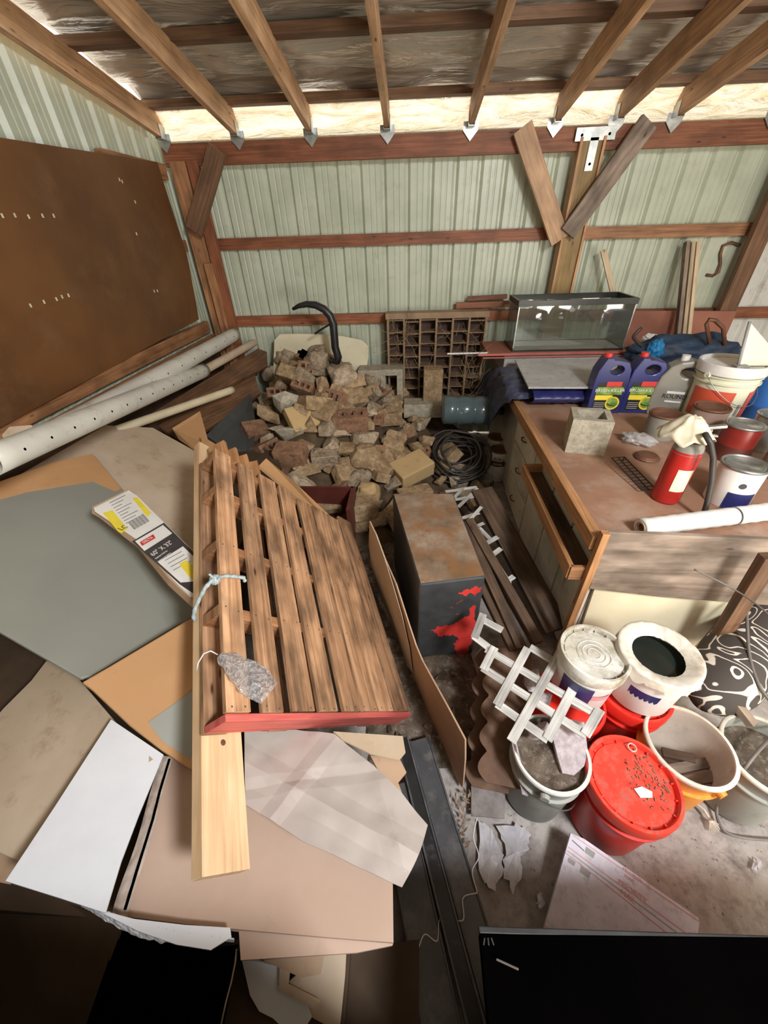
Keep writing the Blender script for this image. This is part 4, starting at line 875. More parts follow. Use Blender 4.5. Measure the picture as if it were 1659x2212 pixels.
# plastic film roll
a=Pz(1384,1140,BZ+.04); b=Pz(1700,1100,BZ+.04); t=thing('film_roll','roll of clear plastic film in white lying across the bench','roll',(a+b)/2-V((0,0,.03)))
ax=(b-a).normalized(); L=(b-a).length; mb=MB()
pr=[(.018,0.004),(.038,.0)]+[(.038+.0012*math.sin(i*1.7),L*i/40) for i in range(1,41)]; mb.lathe(a,pr,26,ax); mb.build('film_wrap','plastic_white',t,smooth=True)
mb=MB(); mb.lathe(a,[(.026,-.004),(.026,.05),(.020,.05),(.020,-.004),(.026,-.004)],20,ax); mb.build('core_tube','cardboard',t)
mb=MB(); mb.lathe(a+ax*L*.62,[(.0400,0),(.0400,.006)],24,ax); mb.build('rubber_band','rubber',t)
# rack and bag on the bench
c=Pz(1378,1020,BZ+.02); t=thing('wire_rack','small dark wire rack lying on the bench by extinguisher','rack',c)
mb=MB(); a=Pz(1335,988,BZ+.05); b=Pz(1402,1058,BZ+.02); d=(b-a); s=d.cross(V((0,0,1))).normalized()*.035
for k in range(12): q=a+d*k/11; mb.tube([q-s*(1+.0*k),q+s],.002,5)
for e in(-1,0,1): mb.tube([a+s*e,b+s*e],.0035,6)
for k in (0,11): q=a+d*k/11; mb.tube([q-s,q-s-V((0,0,.03))],.003,5)
mb.build('wire_grid','black_metal',t)
blob('plastic_bag',Pz(1378,948,BZ+.03),(.085,.05,.03),'bag_plastic','crumpled clear plastic bag behind the cinder block','bag',.5,2.5,Matrix.Rotation(R(-30),3,'Z'),4.,7)
mb=MB(); mb.lathe(Pz(1398,985,BZ+.012),[(.0001,.012),(.05,.010),(.062,0),(.065,-.006)],24); one('saw_disc',mb,'rust_brown','brown round dish lying between block and extinguisher','dish')
# ------------------------------------------------------------ pallet
D1=ray(425,80).normalized(); D2=ray(1474,1548).normalized(); D2=(D2-D1*D1.dot(D2)).normalized(); NP=D1.cross(D2)
if NP.dot(-ray(680,1350))<0: NP=-NP
A0=CAM+ray(489,1540)*1.1; PL,PW=1.17,1.05
t=thing('wooden_pallet','wooden shipping pallet leaning on its side with red painted end','pallet',A0)
def pb(u0,u1,v0,v1,d,th,name,mat,par=t,bev=.002):
    """u across (D2), v along the slats (D1), d depth below the face"""
    c=A0+D2*(u0+u1)/2+D1*(v0+v1)/2-NP*(d+th/2); mb=MB(); mb.box(c,(u1-u0,v1-v0,th),Matrix((D2,D1,NP)).transposed()); return mb.build(name,mat,par,bevel=bev)
ed=[489,543,568,614,635,682,692,732,745,780,786,818,820,852,857,888]
# the slat edges along the near end, measured as distances
def ucoord(px): 
    k=Pp(px,1541,A0,NP); return (k-A0).dot(D2)
SLATS=[]
for i in range(8):
    u0,u1=ucoord(ed[2*i]),ucoord(ed[2*i+1]); SLATS.append(0); SLATS[i]=pb(u0,u1,0.0+rnd.uniform(0,.004),PL+rnd.uniform(-.02,.03),0,.017,'slat','pallet_wood')
PWm=ucoord(888)
pb(0,PWm,-.022,.0,.004,.095,'end_board','red_wood')
for v in (.34,.62,.92,PL-.03): pb(.0,PWm,v-.02,v+.02,.017,.085,'stringer','framing')
for u in (.0,.25,.5,.75,.93): pb(u,u+.085,-.02,PL,.103,.016,'bottom_slat','pallet_wood')
for i in range(8):
    u0,u1=ucoord(ed[2*i]),ucoord(ed[2*i+1])
    for v in (.012,.34,.62,.92,PL-.03):
        for s in (.2,.8):
            mb=MB(); p=A0+D2*(u0+(u1-u0)*s+rnd.uniform(-.006,.006))+D1*(v+rnd.uniform(-.008,.008)); mb.lathe(p,[(.0001,.0012),(.0032,.0006)],6,NP); mb.build('nail_head','ink',SLATS[i])
# long pine post under it
o_=A0-NP*.125
a=Pp(437,1895,o_,NP); b=Pp(437,1580,o_,NP)
w1=Pp(526,1578,o_,NP); wd=(w1-b).dot(D2); e0=a; L=1.69
mb=MB(); c0=o_+D2*((a-o_).dot(D2)); v0=(a-o_).dot(D1); th=.045
# trimmed square end and slanted cut
P0=c0+D1*v0; P1=c0+D2*(wd*.97)+D1*(v0-.018)
ptsT=[P0,P1,c0+D2*wd*.93+D1*(v0+L),c0+D1*(v0+L)]
t=thing('pine_board','long pale pine board under the pallet sticking out at its foot','board',P0)
mb.slab(ptsT,th,NP)
ob=mb.build('board_body','fresh_pine',t,bevel=.002)
me=ob.data; uvl=me.uv_layers[0]
for p in me.polygons:
    for li in p.loop_indices:
        co=me.vertices[me.loops[li].vertex_index].co+P0; uvl.data[li].uv=((co-P0).dot(D1),(co-P0).dot(D2)+.37*(co-P0).dot(NP))
mb=MB(); k=Pp(482,1604,o_,NP); mb.lathe(k,[(.0001,.0015),(.007,.001),(.009,.0003)],14,NP); mb.build('knot','rust_brown',t)
# left side face of pallet: tall thin board
t=bpy.data.objects['wooden_pallet']
# loose cut blocks at the top of the pallet
for i,(x,y,sx,sy,sz) in enumerate(((508,985,.03,.16,.05),(540,995,.03,.14,.05),(566,1005,.03,.13,.05),(585,1015,.03,.12,.05))):
    v=PL+.04; c=A0+D1*(v+.03)+D2*(.06+i*.065)-NP*.05; mb=MB(); mb.box(c,(.022,.1,.09),Matrix((D2,D1,NP)).transposed()@euler(0,18+7*i,8)); one('wood_offcut',mb,'trim_orange',('first','second','third','fourth')[i]+' from the left of four offcuts behind the pallet top','offcut','offcuts behind the pallet top',bevel=.002)
mb=MB(); mb.slab([Pz(x,y,z) for x,y,z in ((560,1005,.72),(575,990,.72),(640,1045,.52),(735,1135,.36),(720,1140,.36))],.02); one('pallet_edge_board',mb,'cardboard_orange','orange board peeping out behind the top edge of pallet','board')
# rope with knot, plastic scrap
t=thing('rope_loop','pale blue rope knotted around the first pallet slat','rope',Pp(490,1250,A0,NP))
def PP(x,y,h): return Pp(x,y,A0+NP*h,NP)
mb=MB(); pts=[PP(529,1256,.0),PP(527,1248,.012),PP(505,1245,.014),PP(488,1244,.016),PP(468,1248,.02),PP(455,1256,.024),PP(443,1270,.012),PP(432,1290,-.03),PP(422,1312,-.07),PP(418,1330,-.10),PP(422,1345,-.12)]
sp=[]
for i in range(len(pts)-1):
    for k in range(5): sp.append(pts[i].lerp(pts[i+1],k/5))
mb.tube(sp,[.0068+.0012*math.sin(i*1.4) for i in range(len(sp))],8); mb.build('rope_strand','rope_blue',t,smooth=True)
mb=MB(); k=PP(464,1252,.02)
for a in range(3):
    A=Matrix.Rotation(a*1.05,3,'Z')@Matrix.Rotation(a*.9,3,'X'); mb.tube([k+A@V((math.cos(j*.524)*.013,math.sin(j*.524)*.013,0)) for j in range(12)],.0065,6,closed=True)
mb.tube([k,PP(452,1240,.04)],.004,6); mb.build('knot','rope_blue',t,smooth=True)
t=thing('plastic_wrap_scrap','torn clear plastic wrap stuck on the lower pallet slats','plastic wrap',PP(530,1450,.0))
mb=MB()
def wf(u,v):
    cx=474+u*108; cy=1414+u*78+(u**2)*6; w=14+62*min(1,u*1.6)**.7-(34*max(0,u-.75)*4*.6)+9*noise.noise(V((u*7,v*3,9)))
    x=cx+(.5-v)*w*.62; y=cy-(.5-v)*w*.80; hgt=.016+.020*noise.noise(V((u*9,v*7,1)))+.016*noise.noise(V((u*24,v*16,3)))+.010*noise.noise(V((u*55,v*30,5)))+.012*math.sin(PI*v)
    return PP(x,y,max(.001,hgt))
mb.grid(wf,110,46); mb.build('wrap_film','bag_plastic',t,smooth=True)
mb=MB(); mb.tube([PP(x,y,h) for x,y,h in ((470,1414,.015),(455,1406,.02),(440,1412,.015),(428,1432,.0),(424,1452,-.03))],.0018,6); mb.build('wrap_string','wire_white',t,smooth=True)
# ------------------------------------------------------------ cartons at the left
def plane(*q):
    a,b,c=[Pz(*k) for k in q]; n=(b-a).cross(c-a).normalized()
    if n.dot(CAM-a)<0: n=-n
    return a,n
def carton(name,pts,pl,th,mat,label,cat='cardboard',parent=None,off=0.,bev=.0,group=None):
    o,n=pl; o=o+n*off; mb=MB(); mb.slab([Pp(x,y,o,n) for x,y in pts],th,n)
    ob=mb.build(name,mat,parent,bevel=bev)
    return ob if parent is not None else tag(ob,label,cat,group)
PA=plane((210,918,.98),(425,985,.70),(60,1400,.72))
carton('cardboard_sheet',[(-40,1062),(66,1004),(140,958),(196,928),(215,918),(256,930),(300,962),(262,931),(262,928),(330,922),(345,922),(428,978),(434,1310),(-40,1330)][:1+4]+[(330,924),(428,978),(434,1340),(200,1420),(-60,1330)],PA,.006,'cardboard_pale','large dirty beige cardboard sheet leaning under the white drain pipes')
PB=(PA[0]+PA[1]*.06,PA[1])
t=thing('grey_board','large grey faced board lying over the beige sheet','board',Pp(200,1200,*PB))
carton('board_face',[(-60,1072),(0,1049),(118,1008),(205,984),(300,1098),(380,1195),(432,1268),(432,1322),(395,1345),(197,1460),(175,1466),(0,1365),(-60,1332)],PB,.016,'grey_face_cool_light','',parent=t,bev=.004)
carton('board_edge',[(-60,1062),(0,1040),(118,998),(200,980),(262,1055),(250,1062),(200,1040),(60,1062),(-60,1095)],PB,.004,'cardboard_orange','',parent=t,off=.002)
o=t
PC=plane((200,1470,.70),(420,1350,.66),(400,1620,.50))
t=thing('orange_carton','orange brown carton lying under the grey board','carton',Pp(330,1500,*PC))
carton('carton_face',[(176,1474),(240,1437),(400,1342),(436,1322),(436,1668),(408,1660),(350,1622),(278,1565),(196,1488)],PC,.05,'cardboard_orange','',parent=t,bev=.006)
carton('cool_light_patch',[(405,1500),(436,1470),(436,1600),(410,1640),(350,1600),(320,1560)],PC,.002,'grey_face_cool_light','',parent=t,off=.003)  # cool light falling on the carton, painted as a grey patch
# labelled box
lp=plane((200,1100,.98),(260,1062,.95),(425,1270,.80)); lp=(lp[0]+lp[1]*.02,lp[1])
t=thing('labelled_carton','narrow carton with printed wall kit label lying on boards','carton',Pp(320,1180,*lp))
carton('carton_side',[(199,1095),(276,1057),(290,1062),(300,1078),(432,1205),(436,1305),(420,1300),(365,1250),(300,1170),(215,1104)],lp,.035,'cardboard','',parent=t)
carton('label_sheet',[(203,1097),(278,1059),(295,1070),(432,1205),(436,1290),(412,1290),(372,1250),(295,1165),(205,1105)],lp,.0006,'label_white','',parent=t,off=.001)
carton('label_patch',[(222,1108),(243,1102),(275,1142),(262,1152),(255,1148)],lp,.0006,'label_yellow','',parent=t,off=.002)
carton('label_patch',[(286,1076),(296,1074),(327,1108),(318,1116)],lp,.0006,'label_yellow','',parent=t,off=.002)
carton('label_frame',[(286,1169),(354,1129),(432,1206),(436,1290),(430,1290),(388,1262)],lp,.0006,'ink','',parent=t,off=.002)
carton('label_face',[(292,1169),(352,1134),(372,1152),(312,1190)],lp,.0006,'label_white','',parent=t,off=.003)
carton('label_face',[(341,1214),(395,1180),(432,1215),(432,1255),(390,1258)],lp,.0006,'label_white','',parent=t,off=.003)
carton('label_patch',[(302,1171),(331,1154),(336,1162),(307,1179)],lp,.0006,'label_red','',parent=t,off=.004)
carton('label_patch',[(387,1218),(402,1210),(428,1232),(430,1262),(405,1242)],lp,.0006,'label_yellow','',parent=t,off=.004)
xd=Pp(354,1129,*lp)-Pp(286,1169,*lp); yd=Pp(286,1169,*lp)-Pp(388,1262,*lp)
text('lettering','DELTA',Pp(311,1176,*lp)+lp[1]*.005,xd,yd,.018,'label_white',t)
text('lettering','60" X 32"',Pp(331,1203,*lp)+lp[1]*.003,xd,yd,.031,'label_white',t)
text('lettering','Bathtub Wall Set',Pp(337,1209,*lp)+lp[1]*.003,xd,yd,.010,'label_white',t)
text('lettering','Pourtour pour baignoire',Pp(342,1215,*lp)+lp[1]*.003,xd,yd,.0075,'label_white',t)
text('lettering','LC',Pp(262,1148,*lp)+lp[1]*.004,xd,yd,.032,'ink',t)
for k in range(14):
    f=k/14; a=(276+f*34,1128-f*19); b_=(290+f*34,1144-f*19); w=1.5 if k%3 else 2.2
    carton('barcode_bar',[a,(a[0]+w,a[1]-w*.5),(b_[0]+w,b_[1]-w*.5),b_],lp,.0005,'ink_grey','',parent=t,off=.002)
for k in range(9):
    a=(236+k*4.5,1078+k*5.5+8); L=34-(k%3)*8; carton('print_line',[a,(a[0]+L,a[1]-L*.5),(a[0]+L+1,a[1]-L*.5+1.3),(a[0]+1,a[1]+1.3)],lp,.0005,'ink_grey','',parent=t,off=.0015)
for k in range(4):
    a=(356+k*6,1210+k*7); L=36; carton('print_line',[a,(a[0]+L,a[1]-L*.55),(a[0]+L+1,a[1]-L*.55+1.3),(a[0]+1,a[1]+1.3)],lp,.0005,'ink_grey','',parent=t,off=.0036)
# beige sheet lower left
PD=plane((100,1430,.50),(240,1560,.52),(20,1830,.50))
carton('cardboard_sheet',[(-60,1610),(8,1530),(68,1470),(100,1428),(140,1432),(180,1478),(250,1560),(330,1640),(40,1860),(-60,1812)],PD,.006,'cardboard_pale','beige mould spotted cardboard sheet at the left edge below the grey board')
carton('cardboard_sheet',[(-80,1812),(20,1828),(48,1848),(20,1910),(-80,1890)],(PD[0]-PD[1]*.05,PD[1]),.006,'cardboard','torn brown cardboard end low at the left edge')
carton('cardboard_sheet',[(-90,1290),(0,1355),(200,1480),(120,1500),(0,1620),(-90,1700)],(PD[0]-PD[1]*.08,PD[1]),.01,'cardboard_shade','carton sheet coloured dark for the shade in the gap below the grey board')  # dark sheet added to paint the shade in this gap
# white flapped carton + big pinkish carton
PE=plane((240,1555,.56),(350,1632,.52),(20,1905,.60))
t=thing('white_carton','white faced carton flap with torn corrugated lower edge','carton',Pp(200,1760,*PE))
carton('white_flap',[(240,1554),(353,1630),(345,1650),(300,1760),(262,1860),(228,1972),(130,1940),(12,1903),(120,1740)],PE,.006,'white_board','',parent=t)
carton('lower_flap',[(200,1962),(290,1985),(400,1998),(497,2004),(500,2024),(455,2052),(380,2040),(300,2012)],(PE[0]-PE[1]*.012,PE[1]),.006,'white_board','',parent=t)
mb=MB(); o_,n_=PE; 
def ef(u,v):
    x=175+330*u; y=1952+u*78+ (-22*math.sin(PI*u*.9) if 0 else 0)+12*math.sin(u*PI)+v*(6+26*math.sin(PI*min(1,u*1.15))**1.2*(1+.35*noise.noise(V((u*22,0,0))))); return Pp(x,y,o_-n_*(.014+.03*v+.006*noise.noise(V((u*60,v*4,0)))),n_)
mb.grid(ef,120,6); mb.build('torn_edge','white_torn',t,solid=.003)
PG=plane((370,1650,.44),(845,1905,.36),(280,1970,.46))
t=thing('large_carton','large pinkish brown carton lying flat under the pallet foot','carton',Pp(560,1850,*PG))
carton('carton_top',[(356,1632),(436,1660),(535,1700),(848,1868),(850,2036),(700,2024),(500,2006),(400,1996),(272,1980)],PG,.012,'cardboard_pink','',parent=t)
carton('carton_front',[(400,1996),(500,2006),(850,2036),(848,2042),(770,2058),(520,2074),(516,2012)],(PG[0]-PG[1]*.02,PG[1]),.01,'cardboard_pink','',parent=t)
mb=MB(); o_,n_=PG
def tpf(u,v):
    w=26+14*u; x=352-u*112+ (v)*w*.86-4*math.sin(u*9)*.6; y=1632+u*350; return Pp(x,y+4*v,o_+n_*(.012+.004*math.sin(PI*v)+.004*noise.noise(V((u*16,v*3,0)))),n_)
mb.grid(tpf,60,8); mb.build('tape_strip','tape',t,smooth=True)
mb=MB(); pts=[Pp(x,y,o_+n_*.017,n_) for x,y in ((366,1640),(345,1710),(330,1770),(305,1850),(270,1965))]; mb.tube(pts,.004,6); mb.build('open_seam','black_gap',t)
# creased kraft sheet
PH=plane((540,1590,.50),(920,1780,.44),(640,1810,.50))
mb=MB(); o_,n_=PH
outl=[(528,1580),(600,1576),(700,1577),(762,1618),(812,1658),(870,1718),(924,1782),(905,1845),(868,1917),(820,1893),(760,1866),(690,1836),(640,1808),(600,1780),(560,1752),(530,1738)]
TOPL=[(528,1580),(640,1575),(722,1588),(812,1658),(870,1718),(924,1782)]; BOTL=[(530,1738),(590,1775),(660,1822),(740,1858),(810,1890),(868,1917)]
def pl_(L,u): k=min(int(u*(len(L)-1)),len(L)-2); f=u*(len(L)-1)-k; return L[k][0]+(L[k+1][0]-L[k][0])*f,L[k][1]+(L[k+1][1]-L[k][1])*f
def kf(u,v):
    a=pl_(TOPL,u); b=pl_(BOTL,u); x=a[0]+(b[0]-a[0])*v+(7*math.sin(PI*v) if u>.98 else 0); y=a[1]+(b[1]-a[1])*v; p=Pp(x,y,o_,n_)
    def cr(px,py,dx,dy,w,h): d=abs((x-px)*dy-(y-py)*dx)/math.hypot(dx,dy); return h*max(0,1-d/w)
    z=cr(640,1700,90,-110,26,.007)+cr(700,1740,190,100,40,.010)+cr(560,1620,90,130,30,.005)+cr(820,1700,60,200,34,.006)-cr(640,1690,200,-30,22,.005)+.012*noise.noise(V((p.x*5,p.y*5,1)))+.006*noise.noise(V((p.x*13,p.y*13,1)))
    return p+n_*z
mb.grid(kf,170,110)
one('kraft_sheet',mb,'kraft_grey','creased greyish paperboard sheet just below the red pallet end','sheet',solid=.003)
PI2=(PH[0]-PH[1]*.03,PH[1])
carton('cardboard_strip',[(720,1580),(870,1590),(876,1625),(862,1642),(800,1628),(740,1598)],(PH[0]+PH[1]*.01,PH[1]),.008,'cardboard_pale','warped cardboard strip poking out under the right of the red end','cardboard')
carton('cardboard_strip',[(800,1632),(865,1642),(878,1668),(860,1690),(872,1722),(830,1690)],(PH[0]-PH[1]*.02,PH[1]),.008,'cardboard','brown torn strip at the upper right of the creased sheet','cardboard')
# stuff in the shadow at the bottom
PJ=plane((530,2080,.25),(740,2090,.25),(600,2200,.20))
carton('torn_board',[(522,2072),(560,2078),(612,2090),(600,2130),(660,2165),(672,2200),(640,2250),(590,2200),(560,2185),(540,2150)],PJ,.008,'white_board','torn white board piece in the shadow under the large carton','board')
carton('cardboard_scrap',[(568,2074),(700,2062),(692,2105),(650,2112)],(PJ[0]+PJ[1]*.03,PJ[1]),.008,'cardboard','brown scrap tucked under the front of the large carton','cardboard')
carton('cardboard_scrap',[(604,2090),(626,2094),(622,2130),(690,2165),(680,2180),(602,2140)],(PJ[0]+PJ[1]*.02,PJ[1]),.01,'cardboard_pale','bent pale scrap lying on the torn white board','cardboard')
carton('cardboard_scrap',[(690,2062),(748,2052),(745,2110),(735,2212),(700,2212),(640,2180),(625,2120)],(PJ[0]-PJ[1]*.01,PJ[1]),.01,'cardboard_pale','upright pale carton side in the shadow right of torn board','cardboard')
carton('cardboard_sheet',[(745,2050),(905,2030),(905,2260),(735,2260)],plane((750,2060,.12),(900,2040,.12),(800,2200,.1)),.01,'cardboard_shade','carton sheet coloured dark for the shadow by the black rails')
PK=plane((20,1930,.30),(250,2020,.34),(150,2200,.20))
carton('cardboard_sheet',[(-60,1880),(20,1908),(130,1945),(262,2000),(250,2040),(175,2260),(-80,2260)],PK,.01,'cardboard_shade','carton side coloured dark for the shade in the bottom left corner')  # corner shade is put into this dark colour
t=thing('black_tote','black tote with a thin pale rim in bottom left shadow','tote',Pz(380,2120,.3))
PLn=plane((260,2050,.32),(505,2060,.34),(380,2200,.25))
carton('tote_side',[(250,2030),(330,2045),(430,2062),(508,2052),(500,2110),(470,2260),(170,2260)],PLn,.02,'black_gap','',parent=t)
mb=MB(); mb.tube([Pp(x,y,PLn[0]+PLn[1]*.012,PLn[1]) for x,y in ((511,2050),(508,2080),(500,2120),(488,2165),(474,2230))],.0022,6); mb.build('tote_rim','cardboard_pale',t,smooth=True)
# ------------------------------------------------------------ pipes and boards along the left wall
def pipe(a,b,r,mat,label,holes=0,cat='pipe',sag=0.,group='white drain pipes'):
    a,b=V(a),V(b); t=thing('drain_pipe',label,cat,(a+b)/2,group); ax=(b-a).normalized(); L=(b-a).length
    mb=MB(); n=24; path=[a.lerp(b,i/n)-V((0,0,sag*math.sin(PI*i/n))) for i in range(n+1)]
    mb.tube(path,r,24,cap=False); mb.build('pipe_wall',mat,t,smooth=True,solid=.004)
    if holes:
        sd=ax.cross(V((0,0,1))).normalized(); 
        if sd.dot(CAM-a)<0: sd=-sd
        for i in range(holes):
            f=(i+.8)/(holes+.6); p=a.lerp(b,f)-V((0,0,sag*math.sin(PI*f))); d=(sd*.93+V((0,0,.15 if r>.05 else -.2))).normalized(); mb=MB(); mb.lathe(p+d*r,[(.0001,.0006),(.006,.0004)],10,d); mb.build('drain_hole','black_gap',t)
    return t
pipe(Px(130,930,-1.78),Py(507,722,4.0),.058,'pvc','long fat white drain pipe with holes, topmost against the wall',11)
pipe(Px(-30,1000,-1.56),Pz(440,800,1.02),.056,'pvc','fat white drain pipe nearest camera with dark holes in a row',14)
pipe(Pz(430,806,1.0),Pz(572,727,1.03),.036,'cardboard_pale','dusty split pipe ending left of the cream panel',0)
pipe(Pz(250,930,.92),Pz(502,842,.86),.030,'pvc_cream','thin cream pipe with a broken notch above beige sheet',0)
def wide(name,q,mat,label,cat='board',th=.03): mb=MB(); mb.slab([Pz(*k) for k in q],th); return one(name,mb,mat,label,cat)
wide('plywood_board',((290,915,.85),(575,742,.98),(578,790,.86),(330,915,.80)),'brown_brace','wide dark brown board lying beneath the drain pipes')
wide('plywood_board',((330,912,.76),(548,800,.84),(562,850,.70),(400,960,.64)),'brown_brace','second brown board stepping down toward the rubble heap')
wide('charcoal_board',((445,940,.66),(541,850,.74),(552,910,.62),(548,975,.50),(505,985,.48)),'charcoal_board','charcoal panel slanting down left of the rubble heap')
wide('orange_flap',((372,925,.82),(432,888,.84),(452,960,.72),(440,985,.72),(388,950,.76)),'cardboard_orange','orange cardboard flap standing above the pallet top','cardboard',.006)
wide('orange_flap',((434,940,.80),(480,968,.76),(470,975,.72),(438,1000,.74)),'cardboard_orange','small orange triangle of card at the pallet top corner','cardboard',.006)
mb=MB(); c=Px(48,935,-1.75); o_,n_=c,V((.5,-1,.8)).normalized(); mb.slab([Pp(x,y,o_,n_) for x,y in ((4,940),(20,922),(68,918),(80,942),(70,955),(14,960))],.03,n_); one('box_end',mb,'cardboard_pale','small pale hexagonal box end behind the pipes at left edge','box')
# cartons filling the voids under the stack, shade put into their dark colour
for i,(x,y,z,sx,sy,sz,m_,lb) in enumerate(((-1.45,1.6,.24,.9,1.1,.48,'cardboard_shade','dark carton supporting the leaning beige sheet'),(-1.15,.55,.17,.9,.8,.34,'cardboard_shade','dark carton beneath the orange carton and white flap'),(-.45,.42,.12,.62,.42,.24,'cardboard_shade','dark carton beneath the large pinkish carton'),(-1.3,3.1,.25,.5,.9,.5,'cardboard_shade','dark carton under the brown boards by left wall'),(-.42,-.0,.08,.5,.3,.16,'cardboard_shade','dark carton beneath the torn white board'))):
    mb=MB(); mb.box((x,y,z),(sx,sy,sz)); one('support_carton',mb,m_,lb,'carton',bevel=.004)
# ------------------------------------------------------------ metal cabinet, leaning card, planks, lattice
t=thing('metal_cabinet','rusty metal cabinet on floor with black and flaking red paint','cabinet',(.18,1.6,0))
zt=.62; A_=Pz(905,1262,zt); B_=Pz(1050,1245,zt); C_=Pz(980,1066,zt); D_=Pz(848,1066,zt)
mb=MB(); mb.slab([A_,B_,C_,D_],.62,V((0,0,1))); mb.build('cabinet_body','paint_black_red',t,bevel=.012)
mb=MB(); n_=V((0,0,1)); mb.slab([p+V((0,0,.002)) for p in (A_+V((.008,.008,0)),B_+V((-.008,.008,0)),C_+V((-.008,-.008,0)),D_+V((.008,-.008,0)))],.003,n_); mb.build('rusty_top','rust_top',t)
fo=A_; fn=V(((B_-A_).y,-(B_-A_).x,0)).normalized()
for P_ in (((770,810),(800,795),(850,780),(875,765),(915,768),(905,800),(880,818),(850,802),(815,822)),
    ((600,1035),(650,1008),(672,1012),(700,998),(745,1000),(775,975),(830,950),(842,900),(865,882),(882,890),(868,960),(885,1000),(862,1035),(860,1090),(835,1150),(812,1192),(780,1200),(762,1160),(738,1120),(772,1085),(735,1060),(700,1068),(660,1072),(632,1050))):
    mb=MB(); Q_=[(P_[i][0]+(P_[(i+1)%len(P_)][0]-P_[i][0])*k/4+(rnd.uniform(-9,9) if k else 0),P_[i][1]+(P_[(i+1)%len(P_)][1]-P_[i][1])*k/4+(rnd.uniform(-9,9) if k else 0)) for i in range(len(P_)) for k in range(4)]; mb.slab([Pp(720+x*.3496,1000+y*.3496,fo+fn*.001,fn) for x,y in Q_],.002,fn); mb.build('bare_paint_patch','paint_red',t)
# leaning card
a_,b_,c_=Pz(812,1160,.55),Pz(1004,1598,.37),Pz(998,1702,.02)
o_=b_; n_=((a_-b_).cross(c_-b_)).normalized()
if n_.dot(CAM-o_)<0: n_=-n_
PX=[(798,1126),(812,1155),(830,1205),(855,1262),(880,1340),(898,1395),(912,1428),(935,1470),(968,1530),(1004,1598),(1004,1640),(999,1702),(950,1635),(905,1565),(882,1500),(866,1440),(850,1370),(832,1310),(806,1240),(796,1180)]
mb=MB(); mb.slab([Pp(x,y,o_,n_) for x,y in PX],.007,n_); one('cardboard_sheet',mb,'cardboard','tall tan cardboard sheet on edge between pallet and metal cabinet','cardboard')
mb=MB(); mb.slab([Pp(x,y,o_+n_*.010,n_) for x,y in ((798,1126),(812,1155),(830,1205),(848,1262),(868,1330),(884,1400),(890,1450),(878,1440),(862,1380),(846,1330),(822,1270),(800,1220))],.003,n_); one('card_peel',mb,'cardboard_pale','pale peeled paper layer at the top of the tan sheet','paper')
mb=MB(); 
def df(u,v):
    x=-.18+.62*u; y=.72+2.0*v; x-=.30*v; return V((x,y,.035*math.sin(PI*u)**.4*math.sin(PI*v)**.4+.02*noise.noise(V((x*14,y*14,1)))-.006))
mb.grid(df,50,130); 
for i in range(90):
    p=df(rnd.uniform(.05,.95),rnd.uniform(.03,.95)); s=rnd.uniform(.012,.035); A=rot(); mb.box(p+V((0,0,.01)),(s*1.6,s,s*.35),A)
o=mb.build('shaded_debris','dirty_fill',weld=False); tag(o,'crumbly debris, darkened to stand in for floor shade around the metal cabinet','debris'); o['kind']='stuff'  # debris whose dark colour also stands in for shade on the floor
# planks leaning beside the cabinets
plank('old_plank',Pz(1040,1058,.50),Pz(1203,1362,.16),.15,.035,'old_plank','wide mossy brown plank leaning along the cabinet doors','plank','old planks by the cabinets')
plank('old_plank',Pz(1012,1125,.56),Pz(1162,1390,.36),.05,.045,'old_plank','dark grooved strip right of its twin between cabinet and plank','plank','old planks by the cabinets')
plank('old_plank',Pz(1002,1130,.55),Pz(1125,1402,.34),.052,.04,'old_plank','dark grooved strip nearest the rusty metal cabinet','plank','old planks by the cabinets')
plank('old_plank',Pz(1022,1230,.44),Pz(1110,1405,.33),.045,.03,'old_plank','short brown board end under the dark grooved strips','plank','old planks by the cabinets')
# lattice
def lattice(pl,segs,w,label,th=.005):
    o,n=pl; t=thing('lattice_panel',label,'lattice',Pp(*segs[0][0],o,n),'white lattice pieces')
    for a,b,l in segs:
        A=Pp(*a,o+n*th*l,n); B=Pp(*b,o+n*th*l,n); mb=MB(); mb.beam(A,B,w,th*.9,n); mb.build('lattice_strip','lattice_wood',t)
    return t
PLt=plane((1040,1350,.50),(1240,1480,.48),(1110,1600,.46))
k=((1025,1355),(1290,1560)); 
lattice(PLt,[((1044,1447),(1069,1398),1),((1073,1524),(1140,1400),1),((1104,1602),(1215,1400),1),((1182,1598),(1252,1460),1),((1264,1588),(1297,1532),1),((1025,1378),(1044,1326),1),
 ((1023,1374),(1062,1404),0),((1050,1402),(1297,1548),0),((1042,1442),(1266,1588),0),((1073,1520),(1184,1598),0),((1145,1398),(1252,1462),0),((1034,1334),(1085,1362),0)],.033,'large white lattice piece lying over the grey bucket')
PL2=plane((965,1070,.50),(1020,1200,.44),(1040,1060,.48))
lattice(PL2,[((962,1062),(1030,1052),0),((965,1082),(1028,1072),0),((972,1085),(1000,1055),1),((990,1095),(1032,1055),1),((995,1120),(1035,1108),0),((1000,1140),(1040,1095),1),((1000,1150),(1045,1130),0)],.022,'far small white lattice end by the cream ring')
lattice(PL2,[((1035,1140),(1062,1168),0),((1042,1178),(1075,1160),1),((1055,1205),(1082,1185),1),((1050,1180),(1100,1260),0),((1088,1260),(1110,1245),1)],.028,'broken white lattice bit showing between the dark planks')
